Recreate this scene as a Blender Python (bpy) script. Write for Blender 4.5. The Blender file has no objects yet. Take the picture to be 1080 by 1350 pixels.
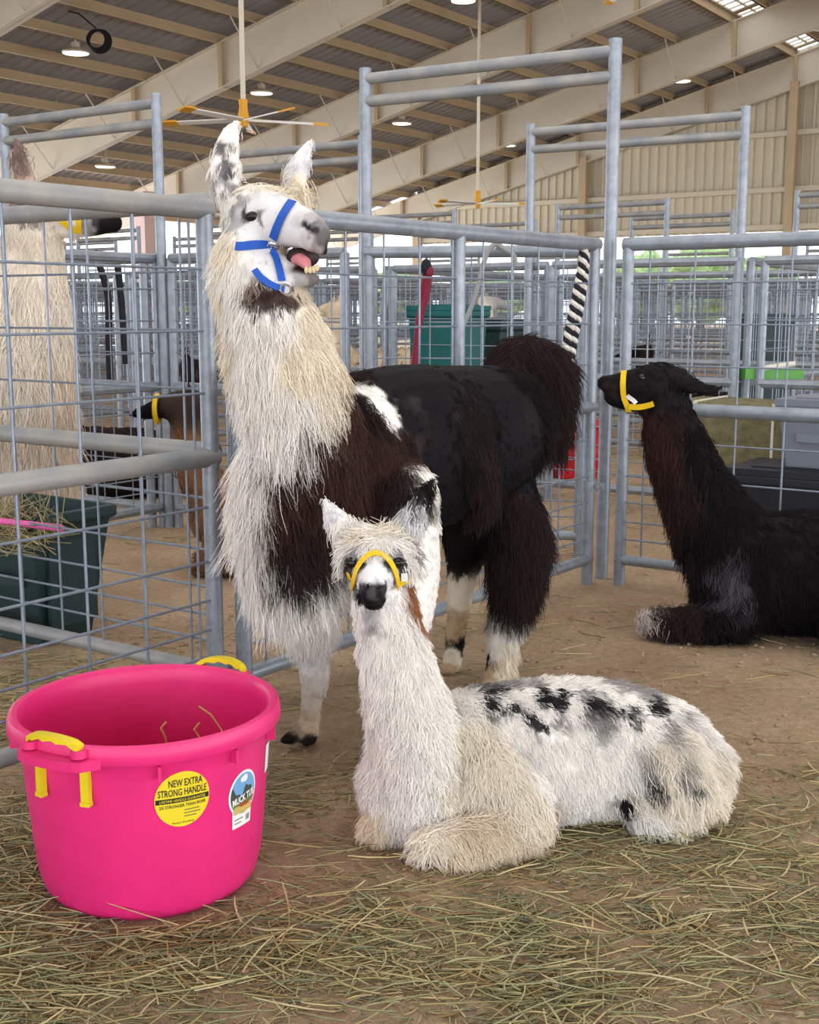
import bpy, bmesh, math, random
import numpy as np
from mathutils import Vector, Matrix, noise
from mathutils.bvhtree import BVHTree
random.seed(7); RNG = np.random.default_rng(7)
SC = bpy.context.scene; COL = SC.collection
# ------------------------------------------------------------------ camera
FPX, CAMH = 1600.0, 1.22
PITCH = math.atan(266 / FPX)
cam = bpy.data.objects.new('camera', bpy.data.cameras.new('camera')); COL.objects.link(cam)
cam.location = (0, 0, CAMH); cam.rotation_euler = (math.pi / 2 - PITCH, 0, 0)
cam.data.sensor_fit = 'HORIZONTAL'; cam.data.sensor_width = 36; cam.data.lens = 36 * FPX / 1080
cam.data.clip_end = 400; SC.camera = cam
# ------------------------------------------------------------------ sky, light, exposure
TH = math.radians(34.37)                                     # the barn's long axis turned from the view
AX = np.array([math.sin(TH), math.cos(TH), 0.0]); WX = np.array([math.cos(TH), -math.sin(TH), 0.0])
def ST(s, t, z=0.0): return np.array([s * WX[0] + t * AX[0], s * WX[1] + t * AX[1], z])
world = bpy.data.worlds.new('sky'); SC.world = world; world.use_nodes = True
bg = world.node_tree.nodes['Background']; bg.inputs[0].default_value = (0.86, 0.93, 1.0, 1); bg.inputs[1].default_value = 2.6
def area(name, loc, target, sx, sy, watts, col=(1, 1, 1)):
    l = bpy.data.lights.new(name, 'AREA'); l.shape = 'RECTANGLE'; l.size = sx; l.size_y = sy; l.energy = watts; l.color = col
    o = bpy.data.objects.new(name, l); COL.objects.link(o); o.location = loc
    o.rotation_euler = (Vector(target) - Vector(loc)).to_track_quat('-Z', 'Y').to_euler(); return o
area('daylight_open_end', ST(2, -9, 3.2), ST(-2, 6, 0.6), 14, 4.5, 640, (0.93, 0.96, 1.0))
area('daylight_open_side', ST(9.5, 4, 3.0), ST(-2, 5, 0.5), 16, 4.0, 420, (0.95, 0.97, 1.0))
area('overhead_fill_near', ST(-3, 4, 5.6), ST(-3, 4.2, 0), 9, 9, 430, (1.0, 0.97, 0.93))  # added unseen panel in mid-air, stands in for skylights and roof lamps
area('overhead_fill_far', ST(-9, 20, 6.0), ST(-9, 20.2, 0), 14, 22, 600, (1.0, 0.96, 0.9))  # same kind of added stand-in panel, unseen above the far pens
area('eave_fill_left', ST(-32, 18, 0.8), ST(-14, 18, 7), 44, 3.5, 7500, (0.96, 0.97, 1.0))  # added uplight to brighten the roof underside, stands in for ground bounce
area('eave_fill_right', ST(13, 12, 0.8), ST(-2, 14, 7), 44, 3.5, 3200, (0.96, 0.97, 1.0))  # second added uplight, fills the roof underside from the right eave
SC.view_settings.view_transform = 'Standard'; SC.view_settings.look = 'None'
SC.view_settings.gamma = 1.0; SC.view_settings.use_curve_mapping = False
SC.view_settings.exposure = -0.12
# ------------------------------------------------------------------ pixel rays used to lay the place out in metres
_F = np.array([0, math.cos(PITCH), -math.sin(PITCH)]); _U = np.array([0, math.sin(PITCH), math.cos(PITCH)]); _R = np.array([1.0, 0, 0])
CAM = np.array([0, 0, CAMH])
def ray(x, y): return _F * FPX + _R * (x - 540) + _U * (675 - y)
def P(x, y, Y): d = ray(x, y); return CAM + d * (Y / d[1])
def G(x, y, z=0.0): d = ray(x, y); return CAM + d * ((z - CAMH) / d[2])
def T(x, y, t): d = ray(x, y); return CAM + d * (t / (d @ AX))
def lin(c): c = c / 255.0; return c / 12.92 if c <= 0.04045 else ((c + 0.055) / 1.055) ** 2.4
def rgb(r, g, b): return (lin(r), lin(g), lin(b))
# ------------------------------------------------------------------ materials
def mat(name, col, rough=0.6, metal=0.0, var=0.0, scale=8.0, bump=0.0, bscale=40.0, spec=0.4, col2=None):
    m = bpy.data.materials.new(name); m.use_nodes = True; nt = m.node_tree; b = nt.nodes['Principled BSDF']
    b.inputs['Roughness'].default_value = rough; b.inputs['Metallic'].default_value = metal; b.inputs['Specular IOR Level'].default_value = spec
    tc = nt.nodes.new('ShaderNodeTexCoord')
    if var > 0 or col2:
        n = nt.nodes.new('ShaderNodeTexNoise'); n.inputs['Scale'].default_value = scale; n.inputs['Detail'].default_value = 6
        nt.links.new(tc.outputs['Object'], n.inputs['Vector'])
        r = nt.nodes.new('ShaderNodeValToRGB'); r.color_ramp.elements[0].position = 0.32; r.color_ramp.elements[1].position = 0.68
        c2 = col2 or tuple(min(1, c * (1 + var)) for c in col); c1 = col if col2 else tuple(c * (1 - var) for c in col)
        r.color_ramp.elements[0].color = (*c1, 1); r.color_ramp.elements[1].color = (*c2, 1)
        nt.links.new(n.outputs['Fac'], r.inputs['Fac']); nt.links.new(r.outputs['Color'], b.inputs['Base Color'])
    else: b.inputs['Base Color'].default_value = (*col, 1)
    if bump > 0:
        n2 = nt.nodes.new('ShaderNodeTexNoise'); n2.inputs['Scale'].default_value = bscale; n2.inputs['Detail'].default_value = 5
        nt.links.new(tc.outputs['Object'], n2.inputs['Vector'])
        bp = nt.nodes.new('ShaderNodeBump'); bp.inputs['Strength'].default_value = bump; bp.inputs['Distance'].default_value = 0.01
        nt.links.new(n2.outputs['Fac'], bp.inputs['Height']); nt.links.new(bp.outputs['Normal'], b.inputs['Normal'])
    return m
def attr_mat(name, rough=0.7, spec=0.2, attr='col', bump=0.0):
    m = bpy.data.materials.new(name); m.use_nodes = True; nt = m.node_tree; b = nt.nodes['Principled BSDF']
    a = nt.nodes.new('ShaderNodeAttribute'); a.attribute_name = attr
    nt.links.new(a.outputs['Color'], b.inputs['Base Color'])
    b.inputs['Roughness'].default_value = rough; b.inputs['Specular IOR Level'].default_value = spec
    return m
def emit(name, col, s):
    m = bpy.data.materials.new(name); m.use_nodes = True; b = m.node_tree.nodes['Principled BSDF']
    b.inputs['Base Color'].default_value = (*col, 1); b.inputs['Emission Color'].default_value = (*col, 1); b.inputs['Emission Strength'].default_value = s; return m
M = dict(
    galv=mat('galvanised_steel', rgb(140, 147, 157), 0.42, 0.35, 0.16, 22, 0.15, 90, 0.5),
    galv_dusty=mat('dusty_galvanised_steel', rgb(132, 136, 142), 0.55, 0.25, 0.2, 7, 0.2, 60, 0.4, col2=rgb(160, 157, 152)),
    wire=mat('galvanised_wire', rgb(128, 138, 152), 0.45, 0.35, 0.15, 30, 0, 1, 0.5),
    cream=mat('cream_painted_steel', rgb(216, 208, 192), 0.55, 0, 0.05, 0.6),
    purlin=mat('tan_primer_steel', rgb(190, 168, 138), 0.6, 0, 0.08, 1.0),
    deck=mat('roof_deck_steel', rgb(160, 160, 164), 0.6, 0, 0.08, 0.5),
    wall=mat('wall_sheeting', rgb(208, 200, 180), 0.55, 0, 0.05, 0.4),
    pink=mat('pink_plastic', rgb(216, 38, 112), 0.42, 0, 0.05, 14, 0.04, 160, 0.4),
    yellow=mat('yellow_plastic', rgb(216, 192, 24), 0.45, 0, 0.05, 20),
    white=mat('white_vinyl', rgb(232, 230, 226), 0.5), black=mat('black_ink', rgb(28, 26, 24), 0.6),
    stick_yellow=mat('yellow_vinyl', rgb(222, 200, 40), 0.45), stick_blue=mat('label_sky', rgb(110, 160, 205), 0.5),
    stick_dark=mat('label_hills', rgb(60, 72, 62), 0.5), stick_green=mat('label_meadow', rgb(112, 110, 70), 0.5), stick_tan=mat('label_hay', rgb(196, 172, 96), 0.5),
    stick_red=mat('label_red', rgb(190, 60, 40), 0.5), stick_grey=mat('label_grey', rgb(140, 140, 145), 0.5),
    blue=mat('blue_webbing', rgb(26, 82, 178), 0.6, 0, 0.08, 200, 0.2, 500), ywebbing=mat('yellow_webbing', rgb(226, 186, 22), 0.65, 0, 0.1, 200, 0.2, 500),
    chrome=mat('nickel_hardware', rgb(200, 200, 200), 0.25, 0.9), buckle=mat('white_buckle', rgb(225, 225, 225), 0.4),
    eye=mat('dark_eye', rgb(14, 10, 10), 0.3, 0, 0, 1, 0, 1, 0.5), hoof=mat('dark_hoof', rgb(34, 30, 30), 0.6, 0, 0.2, 30),
    tongue=mat('pink_tongue', rgb(206, 128, 132), 0.4), tooth=mat('ivory_tooth', rgb(214, 196, 150), 0.4), mouth=mat('dark_mouth', rgb(46, 26, 26), 0.6),
    dgreen=mat('dark_green_plastic', rgb(24, 50, 52), 0.5, 0, 0.12, 5), teal=mat('teal_plastic', rgb(14, 92, 92), 0.5, 0, 0.1, 4),
    red=mat('red_plastic', rgb(200, 26, 36), 0.4), greyp=mat('grey_plastic', rgb(122, 128, 142), 0.5), blackp=mat('black_plastic', rgb(36, 38, 46), 0.5),
    maroon=mat('maroon_rope', rgb(124, 24, 50), 0.7), ropeb=mat('black_rope', rgb(26, 24, 34), 0.8), ropew=mat('white_rope', rgb(224, 218, 208), 0.8),
    ropeg=mat('grey_rope', rgb(150, 150, 152), 0.8), rod=mat('pink_rod', rgb(214, 96, 160), 0.5), limeg=mat('lime_plastic', rgb(92, 160, 72), 0.5),
    lamp=emit('lamp_glow', (1, 0.97, 0.9), 6.0), orange=mat('fan_yellow', rgb(222, 160, 40), 0.5), bark=mat('bark', rgb(90, 74, 60), 0.9),
    leaf=mat('leaf_green', rgb(150, 172, 120), 0.8, 0, 0.3, 3), hay=attr_mat('hay_stems', 0.7, 0.25), bale=mat('hay_bale', rgb(116, 110, 80), 0.9, 0, 0.3, 20, 0.6, 60),
    coat=attr_mat('coat', 0.7, 0.10), fleece=attr_mat('fleece_strands', 0.75, 0.12), pinkwall=mat('pink_column', rgb(226, 200, 196), 0.7),
)
def dirt_mat():
    m = bpy.data.materials.new('packed_dirt'); m.use_nodes = True; nt = m.node_tree; b = nt.nodes['Principled BSDF']; b.inputs['Roughness'].default_value = 0.95
    b.inputs['Specular IOR Level'].default_value = 0.1
    tc = nt.nodes.new('ShaderNodeTexCoord')
    def nz(sc, det=8, rough=0.6):
        n = nt.nodes.new('ShaderNodeTexNoise'); n.inputs['Scale'].default_value = sc; n.inputs['Detail'].default_value = det; n.inputs['Roughness'].default_value = rough
        nt.links.new(tc.outputs['Object'], n.inputs['Vector']); return n
    def ramp(n, a, c1, z, c2):
        r = nt.nodes.new('ShaderNodeValToRGB'); r.color_ramp.elements[0].position = a; r.color_ramp.elements[0].color = (*c1, 1)
        r.color_ramp.elements[1].position = z; r.color_ramp.elements[1].color = (*c2, 1); nt.links.new(n.outputs['Fac'], r.inputs['Fac']); return r
    r1 = ramp(nz(1.6), 0.35, rgb(186, 158, 132), 0.68, rgb(212, 188, 160))
    r2 = ramp(nz(34, 10, 0.75), 0.34, (0.58, 0.55, 0.50), 0.62, (1, 1, 1))
    r3 = ramp(nz(150, 6, 0.7), 0.3, (0.62, 0.6, 0.56), 0.65, (1.08, 1.06, 1.04))
    mx = nt.nodes.new('ShaderNodeMixRGB'); mx.blend_type = 'MULTIPLY'; mx.inputs[0].default_value = 0.75
    nt.links.new(r1.outputs[0], mx.inputs[1]); nt.links.new(r2.outputs[0], mx.inputs[2])
    mx2 = nt.nodes.new('ShaderNodeMixRGB'); mx2.blend_type = 'MULTIPLY'; mx2.inputs[0].default_value = 0.7
    nt.links.new(mx.outputs[0], mx2.inputs[1]); nt.links.new(r3.outputs[0], mx2.inputs[2]); nt.links.new(mx2.outputs[0], b.inputs['Base Color'])
    bp = nt.nodes.new('ShaderNodeBump'); bp.inputs['Strength'].default_value = 0.9; bp.inputs['Distance'].default_value = 0.025
    nt.links.new(nz(26, 10, 0.7).outputs['Fac'], bp.inputs['Height']); nt.links.new(bp.outputs['Normal'], b.inputs['Normal'])
    return m
M['dirt'] = dirt_mat()
# ------------------------------------------------------------------ mesh helpers
def link(name, data, parent=None, m=None):
    o = bpy.data.objects.new(name, data); COL.objects.link(o)
    if m is not None and data is not None: data.materials.append(m)
    if parent is not None: o.parent = parent
    return o
def thing(name, label, cat, loc=(0, 0, 0), rz=0.0, group=None, kind=None):
    o = bpy.data.objects.new(name, None); COL.objects.link(o); o.location = Vector(loc); o.rotation_euler = (0, 0, rz); o.empty_display_size = 0.1
    return tag(o, label, cat, group, kind)
def tag(o, label=None, cat=None, group=None, kind=None):
    if label: o['label'] = label
    if cat: o['category'] = cat
    if group: o['group'] = group
    if kind: o['kind'] = kind
    return o
class MB:
    def __init__(self): self.v = []; self.f = []
    def add(self, v, f): k = len(self.v); self.v += [tuple(map(float, q)) for q in v]; self.f += [tuple(i + k for i in q) for q in f]; return self
    def box(self, a, b): 
        (x0, y0, z0), (x1, y1, z1) = a, b
        return self.add([(x0, y0, z0), (x1, y0, z0), (x1, y1, z0), (x0, y1, z0), (x0, y0, z1), (x1, y0, z1), (x1, y1, z1), (x0, y1, z1)],
                        [(0, 3, 2, 1), (4, 5, 6, 7), (0, 1, 5, 4), (1, 2, 6, 5), (2, 3, 7, 6), (3, 0, 4, 7)])
    def obox(self, c, ux, uy, uz):                            # centre and three half-axis vectors
        c, ux, uy, uz = map(np.asarray, (c, ux, uy, uz)); v = [c + i * ux + j * uy + k * uz for k in (-1, 1) for (i, j) in ((-1, -1), (1, -1), (1, 1), (-1, 1))]
        return self.add(v, [(0, 3, 2, 1), (4, 5, 6, 7), (0, 1, 5, 4), (1, 2, 6, 5), (2, 3, 7, 6), (3, 0, 4, 7)])
    def tube(self, pts, r, n=10, cap=True):                   # a round bar through points
        pts = [np.asarray(p, float) for p in pts]; rs = r if hasattr(r, '__len__') else [r] * len(pts); k0 = len(self.v); up = None; vs = []; fs = []
        for i, p in enumerate(pts):
            t = pts[min(i + 1, len(pts) - 1)] - pts[max(i - 1, 0)]; t = t / (np.linalg.norm(t) + 1e-9)
            if up is None: up = np.array([0, 0, 1.0]) if abs(t[2]) < 0.9 else np.array([1.0, 0, 0])
            s = np.cross(t, up); s /= np.linalg.norm(s) + 1e-9; up = np.cross(s, t)
            vs += [p + rs[i] * (math.cos(2 * math.pi * j / n) * s + math.sin(2 * math.pi * j / n) * up) for j in range(n)]
        for i in range(len(pts) - 1):
            for j in range(n): a = i * n + j; b = i * n + (j + 1) % n; fs.append((a, b, b + n, a + n))
        if cap: fs.append(tuple(reversed(range(n)))); fs.append(tuple((len(pts) - 1) * n + j for j in range(n)))
        return self.add(vs, fs)
    def lathe(self, prof, n=48, c=(0, 0, 0), closed=False):
        vs = []; fs = []
        for (r, z) in prof: vs += [(c[0] + r * math.cos(2 * math.pi * j / n), c[1] + r * math.sin(2 * math.pi * j / n), c[2] + z) for j in range(n)]
        m = len(prof)
        for i in range(m if closed else m - 1):
            for j in range(n): a = i * n + j; b = i * n + (j + 1) % n; i2 = (i + 1) % m; fs.append((a, b, i2 * n + (j + 1) % n, i2 * n + j))
        return self.add(vs, fs)
    def torus(self, c, ax1, ax2, R, r, n=20, k=8):
        c, ax1, ax2 = map(np.asarray, (c, ax1, ax2)); ax3 = np.cross(ax1, ax2); vs = []; fs = []
        for i in range(n):
            a = 2 * math.pi * i / n; d = math.cos(a) * ax1 + math.sin(a) * ax2
            for j in range(k): b = 2 * math.pi * j / k; vs.append(c + d * (R + r * math.cos(b)) + ax3 * r * math.sin(b))
        for i in range(n):
            for j in range(k): fs.append((i * k + j, ((i + 1) % n) * k + j, ((i + 1) % n) * k + (j + 1) % k, i * k + (j + 1) % k))
        return self.add(vs, fs)
    def ball(self, c, rx, ry=None, rz=None, n=16, k=10, R=None):
        ry = ry or rx; rz = rz or rx; c = np.asarray(c, float); vs = []; fs = []
        for i in range(k + 1):
            a = math.pi * i / k
            for j in range(n):
                b = 2 * math.pi * j / n; q = np.array([rx * math.sin(a) * math.cos(b), ry * math.sin(a) * math.sin(b), rz * math.cos(a)]); vs.append(c + (R @ q if R is not None else q))
        for i in range(k):
            for j in range(n): fs.append((i * n + j, (i + 1) * n + j, (i + 1) * n + (j + 1) % n, i * n + (j + 1) % n))
        return self.add(vs, fs)
    def mesh(self, name='m', smooth=True, off=(0, 0, 0)):
        me = bpy.data.meshes.new(name); off = np.asarray(off, float)
        me.from_pydata((np.array(self.v) - off).tolist(), [], self.f); me.update()
        if smooth: me.polygons.foreach_set('use_smooth', [True] * len(me.polygons)); me.set_sharp_from_angle(angle=math.radians(40))
        return me
    def obj(self, name, m, parent=None, smooth=True, off=(0, 0, 0)): return link(name, self.mesh(name, smooth, off), parent, m)
def at(parent): return np.array(parent.location)
# ------------------------------------------------------------------ ground and barn shell
fl = MB().add([(-70, -40, 0), (70, -40, 0), (70, 110, 0), (-70, 110, 0)], [(0, 1, 2, 3)]).obj('floor', M['dirt'], smooth=False); tag(fl, kind='structure')
SL = math.tan(math.asin(0.246 / math.sqrt(1 + 0.246 ** 2))); RIDGE, ZB = -9.4, 10.22                     # ridge line s, rafter soffit height at s = 0 of the near slope
def zsoff(s): return ZB + 0.246 * s if s <= RIDGE else ZB + 0.246 * (2 * RIDGE - s)
S0, S1, T0, T1 = -30.0, 11.0, -13.0, 36.4
BEAM, PUR = 0.92, 0.2
ceil = thing('ceiling', 'sloping barn roof of ribbed steel deck on tan purlins and cream rafters', None, (0, 0, 0), kind='structure')
def deck(sa, sb, ta, tb):                                     # ribbed sheet, ribs run down the slope
    vs = []; fs = []; n = int((tb - ta) / 0.30); prof = [(0, 0), (0.20, 0), (0.225, 0.035), (0.275, 0.035)]
    for i in range(n):
        for d, h in prof:
            t = ta + (tb - ta) * i / n + d
            for s in (sa, sb): vs.append(ST(s, t, zsoff(s) + BEAM + PUR + h))
    k = len(vs) // 2
    for i in range(k - 1): fs.append((2 * i, 2 * i + 1, 2 * i + 3, 2 * i + 2))
    return vs, fs
for (sa, sb) in ((S0, -20.5), (-20.5, -11.35), (-10.65, RIDGE), (RIDGE + 1e-4, 0.8), (0.8, S1)):
    MB().add(*deck(sa, sb, T0, T1)).obj('roof_deck', M['deck'], ceil, smooth=False)
MB().add(*deck(-11.35, -10.65, T0, 2.0)).obj('roof_deck', M['deck'], ceil, smooth=False)
ss = [-12.85 - 1.07 * k for k in range(16)] + [-11.45, -10.55, -9.6] + [RIDGE + 0.25 + 1.5 * k for k in range(14)]
for s in ss:
    h = zsoff(s) + BEAM
    MB().obox(ST(s, (T0 + T1) / 2, h + PUR / 2), WX * 0.03, AX * (T1 - T0) / 2, (0, 0, PUR / 2)).obox(ST(s + 0.035, (T0 + T1) / 2, h + 0.008), WX * 0.05, AX * (T1 - T0) / 2, (0, 0, 0.008)).obj('purlin', M['purlin'], ceil, smooth=False)
RT = [-8.0, -2.5, 3.0, 8.4, 13.85, 19.6, 25.1, 31.0, 36.0]
for t in RT:
    m = MB(); sl = math.hypot(1, 0.246)
    for (sa, sb) in ((S0, RIDGE), (RIDGE, S1)):
        za, zb = zsoff(sa), zsoff(sb); c = ST((sa + sb) / 2, t, (za + zb) / 2); ux = (ST(sb, t, zb) - ST(sa, t, za)) / 2
        m.obox(c + [0, 0, BEAM / 2], ux, AX * 0.008, (0, 0, BEAM / 2)); m.obox(c + [0, 0, 0.01], ux, AX * 0.11, (0, 0, 0.01)); m.obox(c + [0, 0, BEAM - 0.01], ux, AX * 0.11, (0, 0, 0.01))
    r = m.obj('rafter', M['cream'], ceil, smooth=False)
    for k in range(9):
        s = -27.5 + 3.4 * k - (0.8 if k % 2 else 0); s = min(s, S1 - .3); MB().obox(ST(s, t, zsoff(s) + BEAM / 2), WX * 0.05, AX * 0.10, (0, 0, BEAM / 2)).obj('stiffener', M['purlin'], r, smooth=False)
    mb = MB()
    for s in ss[:16:2]:
        for d in (-1, 1): mb.tube([ST(s, t, zsoff(s) + 0.05), ST(s + 0.02, t + d * 0.85, zsoff(s) + BEAM + 0.02)], 0.016, 5)
    tag(mb.obj('flange_brace', M['cream'], r), kind='stuff')
# columns under both eaves
for t in RT[2:]:
    for s, mm in ((S0 + 0.3, 'cream'), (S1 - 0.3, 'cream')):
        MB().obox(ST(s, t, zsoff(s) / 2), WX * 0.2, AX * 0.11, (0, 0, zsoff(s) / 2)).obj('column', M[mm], ceil, smooth=False)
p_ = P(195, 409, 34.0); MB().obox((p_[0], p_[1], 2.2), WX * .22, AX * .22, (0, 0, 2.2)).obj('trim_1', M['pinkwall'], None, smooth=False)['kind'] = 'structure'
# skylight windows along the ridge
k = 1
for i in range(3, len(RT) - 1):
    w = thing('window_%d' % k, 'bright gridded skylight by the barn ridge', None, (0, 0, 0), kind='structure'); k += 1
    m = MB(); zt = lambda s: zsoff(s) + BEAM + PUR + 0.01
    for s in (-11.35, -11.0, -10.65): m.obox(ST(s, (RT[i] + RT[i + 1]) / 2, zt(s)), WX * 0.02, AX * (RT[i + 1] - RT[i]) / 2, (0, 0, 0.02))
    n = 14
    for j in range(n + 1): 
        t = RT[i] + (RT[i + 1] - RT[i]) * j / n; m.obox(ST(-11.0, t, zt(-11.0)), (ST(-10.65, t, zt(-10.65)) - ST(-11.35, t, zt(-11.35))) / 2, AX * (0.11 if j % 7 == 0 else 0.015), (0, 0, 0.02))
    m.obj('window_frame', M['purlin'], w, smooth=False)
# end wall of ribbed sheeting, open below
wb = thing('wall_back', 'cream ribbed metal end wall of the barn, open below', None, (0, 0, 0), kind='structure')
WT, WZ = 36.3, 3.5
def wall_sheet(sa, sb):
    n = int((sb - sa) / 0.30) + 1; vs = []; fs = []
    for i in range(n):
        for d, h in ((0, 0), (0.17, 0), (0.20, 0.05), (0.27, 0.05)):
            s = sa + (sb - sa) * i / n + d
            vs += [ST(s, WT - h, WZ), ST(s, WT - h, zsoff(s) + BEAM + PUR)]
    vs += [ST(sb + .01, WT, WZ), ST(sb + .01, WT, zsoff(sb) + BEAM + PUR)]
    for i in range(len(vs) // 2 - 1): fs.append((2 * i, 2 * i + 2, 2 * i + 3, 2 * i + 1))
    return vs, fs
for (sa, sb) in ((-24.5, -21), (-21, -17.9), (-17.9, -14.6), (-14.6, -11.3), (-11.3, -8), (-8, -4)):
    MB().add(*wall_sheet(sa, sb)).obj('wall_panel', M['wall'], wb, smooth=False)
for z in (WZ + 0.12, 4.68, 6.25):
    sa = max(-24.5, (z - ZB - BEAM) / 0.246 + .3); MB().obox(ST((sa - 4) / 2, WT - 0.16, z), WX * (-4 - sa) / 2, AX * 0.1, (0, 0, 0.07)).obj('girt', M['wall'], wb, smooth=False)
for s in (-24.3, -17.9, -11.3, -4.6):
    h = zsoff(s) + 0.2; MB().obox(ST(s, WT - 0.28, h / 2), WX * 0.12, AX * 0.14, (0, 0, h / 2)).obj('column', M['purlin'], wb, smooth=False)
# ------------------------------------------------------------------ roof lamps, fans, cable
def roof_pt(x, y, drop): d = ray(x, y); k = (ZB + BEAM - drop - CAMH) / (d[2] - 0.246 * (d @ WX)); return CAM + d * k
lamps = [((100, 70), 'round roof lamp nearest the hanging black cable coil'), ((345, 123), 'round roof lamp behind the yellow fan above the standing llama'), ((530, 163), 'round roof lamp just inside the left post of the tall gate frame'),
         ((669, 192), 'round roof lamp under the tall gate frame beside the second fan pole'), ((899, 107), 'round roof lamp high up above the far gate frame on the right'),
         ((139, 220), 'small round roof lamp low under the left gate frame'), ((611, 1), 'round roof lamp cut by the top edge of the photo')]
for (px, py), lab in lamps:
    c = roof_pt(px, py, 0.25); t = thing('ceiling_lamp', lab, 'lamp', c, 0, 'lamps under the barn roof')
    MB().lathe([(0.0, 0.0), (0.22, 0.0), (0.25, 0.03), (0.0, 0.031)], 20).obj('diffuser', M['lamp'], t)
    MB().lathe([(0.25, -0.01), (0.27, 0.02), (0.2, 0.07), (0.08, 0.1), (0.08, 0.2), (0.0, 0.2)], 20).obj('housing', M['cream'], t)
    MB().tube([(0, 0, 0.2), (0, 0, 0.5)], 0.02, 6).obj('hanger', M['cream'], t)
def fan(px, py, Y, top, ang, lab, L):
    c = P(px, py, Y); t = thing('ceiling_fan', lab, 'fan', c, ang)
    z1 = zsoff(float(c @ WX)) + BEAM - c[2]
    MB().tube([(0, 0, 0.15), (0, 0, z1)], 0.035, 8).obj('pole', M['cream'], t)
    MB().lathe([(0, -.2), (.06, -.19), (.075, -.05), (.055, .08), (.065, .16), (0, .18)], 14).obj('motor', M['orange'], t)
    for k in range(5):
        a = 2 * math.pi * k / 5; u = np.array([math.cos(a), math.sin(a), 0]); v = np.array([-math.sin(a), math.cos(a), 0])
        b = MB().obox(u * L / 2 + [0, 0, -.1], u * L / 2, v * 0.045 + [0, 0, .015], (0, 0, 0.008)).obj('blade', M['white'], t, smooth=False)
        MB().obox(u * (L + .09) + [0, 0, -.1], u * 0.1, v * 0.065 + [0, 0, .02], (0, 0, 0.012)).obj('blade_tip', M['orange'], b, smooth=False)
fan(321, 148, 17.0, 0, 0.35, 'yellow ceiling fan on a long pole right behind the standing llama', 0.98)
fan(630, 262, 27.0, 0, 1.3, 'yellow ceiling fan on a long pole below the tall gate frame', 0.9)
fan(842, -28, 24.0, 0, 0.55, 'ceiling fan near the barn ridge with one orange blade tip showing', 1.3)
c = roof_pt(127, 52, 0.5); t = thing('cable_coil', 'black cable coil hanging from a purlin above the left gate frame', 'cable', c)
m = MB()
for k in range(4): m.torus((0.02 * k, 0.01 * k, -0.01 * k), (1, 0, 0), (0, 0.1, 1), 0.17 + .012 * k, 0.022, 24, 6)
m.obj('coil', M['ropeb'], t); MB().tube([(0, 0, 0.2), (-.3, 0, .45), (-.5, 0, .5)], 0.015, 6).obj('cable_end', M['ropeb'], t)
# ------------------------------------------------------------------ pens of galvanised wire panels
HZ = [1.334, 1.162, 0.986, 0.656, 0.495, 0.378, 0.29, 0.21]
def panel_parts(L, t, detail, H=1.50, r=0.029, split=None):
    """one wire panel from the origin along +x, length L; posts, rails and wires are parts"""
    G_ = M['galv']
    xs = [0.0, L] + ([split] if split else [])
    rails = [('top_rail', H), ('middle_rail', 0.80), ('bottom_rail', 0.115)]
    if detail:
        for x in xs: MB().tube([(x, 0, 0.0), (x, 0, H)], 0.0255, 12).obj('post', G_, t)
        for n, z in rails: MB().tube([(-0.02, 0, z), (L + 0.02, 0, z)], r if n != 'bottom_rail' else 0.024, 12).obj(n, M['galv_dusty'] if detail == 2 else G_, t)
        wm = None
        for z in HZ:
            o = link('wire', wm or MB().tube([(0, -.006, 0), (L, -.006, 0)], 0.0042, 6).mesh('wire'), t, M['wire'] if wm is None else None); wm = o.data; o.location = (0, 0, z)
        wm = None; k = 0.1
        while k < L - 0.05:
            o = link('wire', wm or MB().tube([(0, 0.003, 0.115), (0, 0.003, H)], 0.0042, 6).mesh('wire'), t, M['wire'] if wm is None else None); wm = o.data; o.location = (k, 0, 0); k += 0.203
    else:
        for x in xs: MB().tube([(x, 0, 0), (x, 0, H)], 0.0255, 8).obj('post', G_, t)
        for n, z in rails: MB().tube([(0, 0, z), (L, 0, z)], 0.027, 8).obj(n, G_, t)
        m = MB()
        for z in HZ: m.tube([(0, 0, z), (L, 0, z)], 0.0042, 4, False)
        k = 0.1
        while k < L - 0.05: m.tube([(k, 0, .115), (k, 0, H)], 0.0042, 4, False); k += 0.203
        tag(m.obj('wire_grid', M['wire'], t), kind='stuff')
    return t
def copy_tree(o, loc, rz, label=None):
    r = o.copy(); COL.objects.link(r); r.location = Vector(loc); r.rotation_euler = (0, 0, rz)
    if label: r['label'] = label
    for ch in o.children:
        c = ch.copy(); COL.objects.link(c); c.parent = r
        for g in ch.children: d = g.copy(); COL.objects.link(d); d.parent = c
    return r
RA, RW = math.atan2(AX[1], AX[0]), math.atan2(WX[1], WX[0])
def dirang(a, b): return math.atan2(b[1] - a[1], b[0] - a[0])
def near_panel(a, b, label, detail=1, split=None, H=1.50):
    a = np.array([a[0], a[1], 0.]); b = np.array([b[0], b[1], 0.]); L = np.linalg.norm(b - a)
    t = thing('pen_panel', label, 'fence panel', a, dirang(a, b)); return panel_parts(L, t, detail, H, split=split)
PA = np.array([-0.578, 3.50, 0]); PC = ST(-2.36, 4.93); LU = (PC - PA) / np.linalg.norm(PC - PA)
DL = np.array([0.585, 0.811, 0])
near_panel(PA - DL * 3.0, PA, 'dusty galvanised wire panel in front, behind the pink muck tub', 2)
near_panel(PA + LU * 0.12, PC - LU * 0.06, 'galvanised wire panel behind the standing llama, running back to the corner', 1, split=1.15)
near_panel(PA + [-.02, .13, 0], PA + [-.02, .13, 0] - WX * 2.5, 'galvanised wire panel between dark green feed tub and front pen', 2, H=1.53)
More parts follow.
